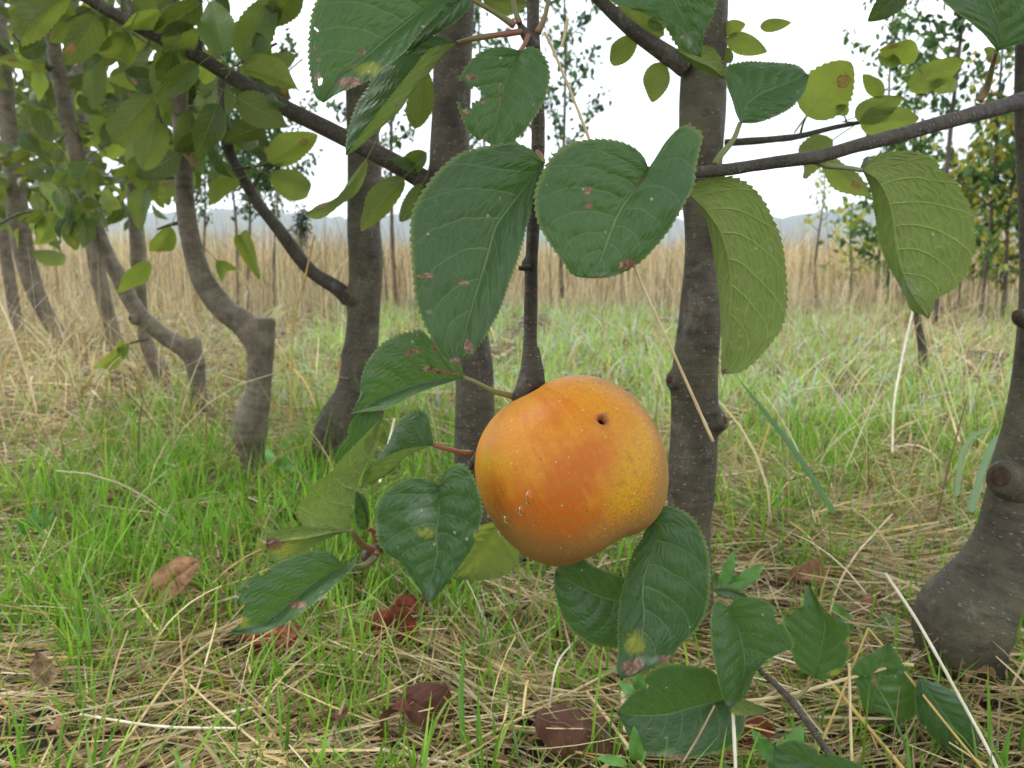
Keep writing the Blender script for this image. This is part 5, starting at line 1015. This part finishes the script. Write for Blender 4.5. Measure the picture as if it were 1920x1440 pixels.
stalk([(1592, 1245, .46), (1594, 1330, .44), (1597, 1430, .42)], 'straw', 'upright straw between the bluish leaf and the sucker stem', r=.0009)
stalk([(1520, 1235, .50), (1600, 1330, .46), (1700, 1450, .42)], 'gold', 'yellow thick straw sloping right from behind the sucker leaf', r=.0012)
stalk([(1340, 1323, .428), (1310, 1380, .42), (1280, 1430, .41)], 'brown', 'thin grey bent stalk lying on the large dark green leaf', r=.0006)
stalk([(150, 1340, on(150, 1340, .03)), (300, 1362, on(300, 1362, .03)), (450, 1366, on(450, 1366, .03))], 'white', 'white straw lying level at the lower left', r=.0009)
stalk([(200, 1440, on(200, 1440, .02)), (330, 1260, on(330, 1260, .03)), (400, 1200, on(400, 1200, .04))], 'straw', 'long straw slanting up from the lower left edge to the red windfall', r=.0010)
stalk([(340, 1270, on(340, 1270, .03)), (430, 1350, on(430, 1350, .03)), (540, 1440, on(540, 1440, .02))], 'straw', 'straw crossing the white level one at a slant', r=.0009)
stalk([(1030, 1330, on(1030, 1330, .03)), (1045, 1245, on(1045, 1245, .06)), (1080, 1200, .60)], 'white', 'thin whitish straw standing up behind the broad dark brown leaf', r=.0007)
stalk([(740, 785, .62), (722, 860, .60), (712, 905, .58)], 'white', 'short pale straw standing behind the cupped leaf', r=.0010)
def blade(P, width, col, lab, tw=0):
    Q = cr(np.array([np.append(PY(x, y, Y), q) for x, y, Y, q in P]), 40); T = np.gradient(Q[:, :3], axis=0); T /= np.linalg.norm(T, axis=1)[:, None]
    sdv = np.cross(T, [0, 1, 0]); sdv /= np.linalg.norm(sdv, axis=1)[:, None]; nn = np.cross(sdv, T); V = []
    for u in (-1, -.5, 0, .5, 1): V.append(Q[:, :3]+sdv*(u*Q[:, 3]*width/2)[:, None]+nn*(abs(u)*.25*Q[:, 3]*width)[:, None])
    V = np.stack(V, 1).reshape(-1, 3); i = np.arange(39)[:, None]*5; j = np.arange(4)[None]; f = np.stack([i+j, i+j+1, i+5+j+1, i+5+j], -1).reshape(-1, 4)
    c = np.ones((len(V), 4)); c[:, :3] = np.array(col)*(1+.12*np.tile([0, 0, 1, 0, 0], 40))[:, None]
    o = link('grass_blade', mesh('grass_blade', V-Q[0, :3], f, None, BLADE, cols={'col': c})); o.location = Vector(Q[0, :3]); return tag(o, lab, 'grass blade', 'broad green grass blades')
blade([(1565, 962, .80, 1), (1500, 860, .78, 1), (1440, 780, .76, .8), (1383, 708, .74, .1)], .0055, (.14, .26, .13), 'broad blue green blade leaning left below the long underside leaf')
blade([(1795, 930, .90, 1), (1805, 860, .88, 1), (1825, 820, .86, .9), (1862, 800, .85, .2)], .007, (.26, .38, .24), 'pale drooping blade left of the knot on the right trunk')
blade([(1822, 960, .85, 1), (1845, 880, .84, 1), (1868, 830, .83, 1), (1900, 805, .83, .3)], .009, (.26, .38, .25), 'widest pale blade tucked behind the right trunk')
blade([(868, 1390, .46, 1), (864, 1300, .47, 1), (872, 1200, .48, .2)], .0035, (.13, .30, .045), 'single bright blade standing in the straw left of the broad brown leaf')
blade([(1080, 1440, .46, 1), (1050, 1380, .47, 1), (1018, 1330, .48, .1)], .003, (.12, .27, .05), 'thin green blade leaning left over the broad brown leaf')
blade([(190, 1430, .52, 1), (150, 1340, .54, 1), (118, 1270, .56, .1)], .005, (.11, .27, .045), 'bright blade rising left in the lower left corner tuft')
blade([(160, 1430, .52, 1), (150, 1370, .53, 1), (86, 1325, .54, .1)], .005, (.10, .25, .045), 'short blade bending far left in the lower left corner tuft')
blade([(165, 1435, .51, 1), (185, 1350, .53, 1), (200, 1285, .54, .1)], .005, (.12, .28, .05), 'bright blade rising right in the lower left corner tuft')
# broad leaved weeds
WEED = simple('weed_leaf', (.07, .20, .035), .5, .4, 50, (.12, .27, .05))
WL = [unit_leaf('weed_blade', 700+i, fold=.3, curl=.7, nv=25, nu=4, width=.42, matr=WEED, petiole=True, wave=.05) for i in range(3)]
def weed(px, py, Y, tips, lab, w_=.5):
    root = empty('weed', PY(px, py, Y), lab, 'weed', 'small broad leaved weeds')
    for tx, ty in tips:
        B = PY(px, py, Y); T = PY(tx, ty, Y+rng.normal(0, .01)); place_leaf(root, B+(T-B)*.25, T, np.linalg.norm(T-B)*w_*.75, rng.normal(0, .3), 'top', .5, meshes=WL)
weed(1345, 1120, .62, [(1337, 1060), (1378, 1040), (1400, 1072), (1440, 1060), (1395, 1090)], 'bright weed with upright oval leaves right of the dark hanging leaf')
weed(1215, 1320, .47, [(1152, 1275), (1185, 1250), (1200, 1330), (1230, 1290)], 'green weed peeking out left of the large dark green leaf', .6)
weed(1460, 1440, .44, [(1418, 1378), (1475, 1375), (1510, 1360), (1440, 1400)], 'light green weed under the sucker stem at the bottom', .7)
weed(1610, 1200, .60, [(1640, 1170), (1700, 1150), (1620, 1220), (1560, 1130), (1680, 1190)], 'lobed weed left of the right trunk', .6)
weed(1195, 1440, .43, [(1190, 1385), (1120, 1415), (1215, 1400)], 'weed with a long lobed leaf at the bottom edge', .5)
weed(520, 880, .95, [(495, 835), (560, 870), (540, 850)], 'weed with one bright leaf beside the foot of the crooked trunk', .6)
weed(60, 1010, .8, [(65, 950), (30, 980), (100, 960)], 'dark green weed in the grass at the far left', .5)

# ---------------------------------------------------------------- distant saplings and shrubs
def small_leaves(pts, dirs, size, cols):
    n = len(pts); d = dirs/np.linalg.norm(dirs, axis=1)[:, None]; r = rng.normal(0, 1, (n, 3)); s = np.cross(d, r); s /= np.linalg.norm(s, axis=1)[:, None]+1e-9; nn = np.cross(d, s)
    L = size[:, None]; V = np.stack([pts, pts+d*L*.35+s*L*.27+nn*L*.08, pts+d*L*.7+s*L*.22+nn*L*.05, pts+d*L-nn*L*.1, pts+d*L*.7-s*L*.22+nn*L*.05, pts+d*L*.35-s*L*.27+nn*L*.08], 1).reshape(-1, 3)
    i = (np.arange(n)*6)[:, None]; f = np.concatenate([i+np.array([[0, 1, 2, 3]]), i+np.array([[0, 3, 4, 5]])]); c = np.repeat(np.concatenate([cols, np.ones((n, 1))], 1), 6, 0)
    return V, f, c
PEAR = np.array([(.045, .11, .03), (.07, .16, .04), (.035, .085, .03), (.10, .20, .05)]); YEL = np.array([(.48, .42, .07), (.25, .33, .06), (.42, .40, .08), (.14, .24, .05), (.35, .40, .09), (.10, .18, .05)])
def sapling(px, pyb, Y, top_z, lab, r=.011, nb=10, nl=700, pal=PEAR, size=.035, spread=.22, lowest=.25, lean=0, bot_z=0.0, name='sapling', group='young trees beyond the near row', up=.9, wob_=0.02):
    b = PY(px, pyb, Y); x0 = b[0]; base = np.array([x0, Y, bot_z]); h = top_z
    root = empty(name, base, lab, 'tree', group)
    zz = np.linspace(0, 1, 7); P = [(x0+lean*q+wob_*math.sin(q*5+px), Y+.02*math.sin(q*4+px), bot_z+h*q, r*(1-.7*q)+.001) for q in zz]
    tube('trunk', P, FARBARK, root, 10, 40, rough=.08, seed=int(px)); pts = []; dirs = []
    for k in range(nb):
        q = lowest+(1-lowest)*(k+.5)/nb; az = k*2.4+px; L = spread*(1.15-q*.55)*rng.uniform(.7, 1.2); c = np.array([np.interp(q, zz, [p[i] for p in P]) for i in range(3)])
        e_ = c+np.array([math.cos(az)*L, math.sin(az)*L, L*up*1.3]); m_ = (c+e_)/2+np.array([0, 0, -.02])
        tube('branch', [(*c, r*.35), (*m_, r*.28), (*e_, r*.12)], FARBARK, root, 6, 10, rough=.05)
        n = nl//nb; s = rng.random(n)**.8; p = (c[None]*(1-s[:, None])+e_[None]*s[:, None])+rng.normal(0, .028, (n, 3)); pts.append(p); dd = rng.normal(0, .6, (n, 3)); dd[:, 2] -= .6; dirs.append(dd)
    pts = np.vstack(pts); dirs = np.vstack(dirs); n = len(pts)
    V, f, c = small_leaves(pts, dirs, size*(.6+.7*rng.random(n)), pal[rng.integers(0, len(pal), n)]*(.7+.6*rng.random((n, 1))))
    o = link('crown', mesh('crown', V, f, None, FARLEAF, cols={'col': c}, smooth=False), root)
    return root
sapling(1750, 660, 3.6, 2.3, 'slim dark sapling rising above the tall grass behind the thick right branch', nb=16, nl=1500, lowest=.38, spread=.32, size=.042)
sapling(1905, 650, 3.2, 2.2, 'slim reddish sapling trunk just left of the right edge', nb=12, nl=800, lowest=.33, spread=.25)
sapling(1060, 520, 4.6, 2.2, 'leafy sapling seen between the hanging twig and the heart shaped leaf', nb=13, nl=1000, lowest=.32, spread=.36, size=.042, lean=-.05)
sapling(745, 520, 4.4, 2.3, 'bushy sapling in the gap behind the hanging leaf cluster', nb=15, nl=1500, lowest=.30, spread=.36, size=.045)
sapling(905, 520, 5.0, 2.2, 'sapling behind the dark speckled trunk', nb=12, nl=900, lowest=.34, spread=.34, size=.045)
sapling(1640, 560, 5.2, 2.1, 'far sapling whose branch tips hang below the top edge left of the slim dark one', nb=10, nl=500, lowest=.6, spread=.35, size=.045)
sapling(470, 520, 4.6, 1.35, 'thin sapling left of the dark curved side branch', nb=12, nl=1500, lowest=.36, spread=.26, size=.035, r=.009)
sapling(520, 520, 4.8, 1.35, 'thin sapling directly behind the dark curved side branch', nb=12, nl=1500, lowest=.36, spread=.26, size=.035, r=.009)
sapling(440, 520, 5.0, 1.5, 'thin sapling behind the crooked trunk', nb=12, nl=1500, lowest=.36, spread=.28, size=.035, r=.009)
sapling(388, 520, 5.4, 1.3, 'farthest thin sapling right of the bent trunk top', nb=10, nl=1100, lowest=.38, spread=.26, size=.035, r=.009)
sapling(718, 500, 5.2, 1.0, 'short sapling just right of the swollen trunk', nb=6, nl=240, lowest=.5, spread=.14, size=.03, r=.009)
sapling(568, 500, 6.4, .62, 'small dark narrow evergreen rising from the tall grass', nb=14, nl=900, lowest=.45, spread=.05, size=.025, r=.012, pal=np.array([(.03, .06, .035), (.02, .045, .03)]))
sapling(1722, 690, 2.0, .24, 'short dark stub of a trunk below the right underside leaf', nb=2, nl=6, lowest=.9, spread=.02, size=.01, r=.014, name='tree_stump', group='young trees beyond the near row')
sapling(1835, 620, 3.9, 1.7, 'thin young tree with loose yellow green leaves just right of the slim dark sapling', nb=13, nl=900, lowest=.22, spread=.26, size=.042, pal=np.vstack([PEAR, YEL[:3]]), r=.009)
sapling(1690, 600, 4.4, 1.3, 'thin young tree with green tip between the small yellowing shrub and the slim dark sapling', nb=11, nl=700, lowest=.3, spread=.24, size=.042, pal=np.vstack([PEAR, YEL[1:2]]), r=.008)
sapling(1530, 540, 5.6, .85, 'short bare stemmed young tree in the dry grass under the long branch', nb=6, nl=120, lowest=.5, spread=.14, size=.035, pal=YEL, r=.009)
for (px, Y, h, sp, n, pal, lab) in ((1660, 4.7, .95, .30, 900, np.vstack([PEAR, YEL[1:2]]), 'green shrub with loose top behind the thick right branch'), (1800, 4.3, .80, .34, 1300, YEL, 'yellow leaved shrub behind the right underside leaf'), (1880, 3.9, .95, .30, 1200, np.vstack([YEL, PEAR]), 'mixed yellow and green shrub beside the right edge'), (1960, 4.4, .85, .34, 900, YEL, 'golden shrub partly cut by the right edge'), (1590, 5.6, .62, .2, 300, YEL, 'small yellowing shrub left of the green one')):
    sapling(px, 560, Y, h, lab, nb=12, nl=int(n*.7), lowest=.12, spread=sp, size=.05, pal=pal, r=.010, name='shrub', group='autumn shrubs at the back right', up=.55)
def haze():
    v = np.array([(x, y, z) for z in (-5, 330) for y in (-70, 2600) for x in (-2700, 2700)], float)
    f = [(0, 2, 3, 1), (4, 5, 7, 6), (0, 1, 5, 4), (2, 6, 7, 3), (0, 4, 6, 2), (1, 3, 7, 5)]
    m, t, o = mat('haze_air'); pv = N(t, 'ShaderNodeVolumePrincipled'); pv.inputs['Color'].default_value = (.80, .88, 1, 1); pv.inputs['Density'].default_value = .00045
    pv.inputs['Anisotropy'].default_value = .2; t.links.new(pv.outputs[0], o.inputs['Volume'])
    tag(link('haze', mesh('haze', v, f, None, m, smooth=False)), 'thin bluish air haze over the whole field', 'haze', kind='stuff')
haze()
print('objects', len(bpy.data.objects))
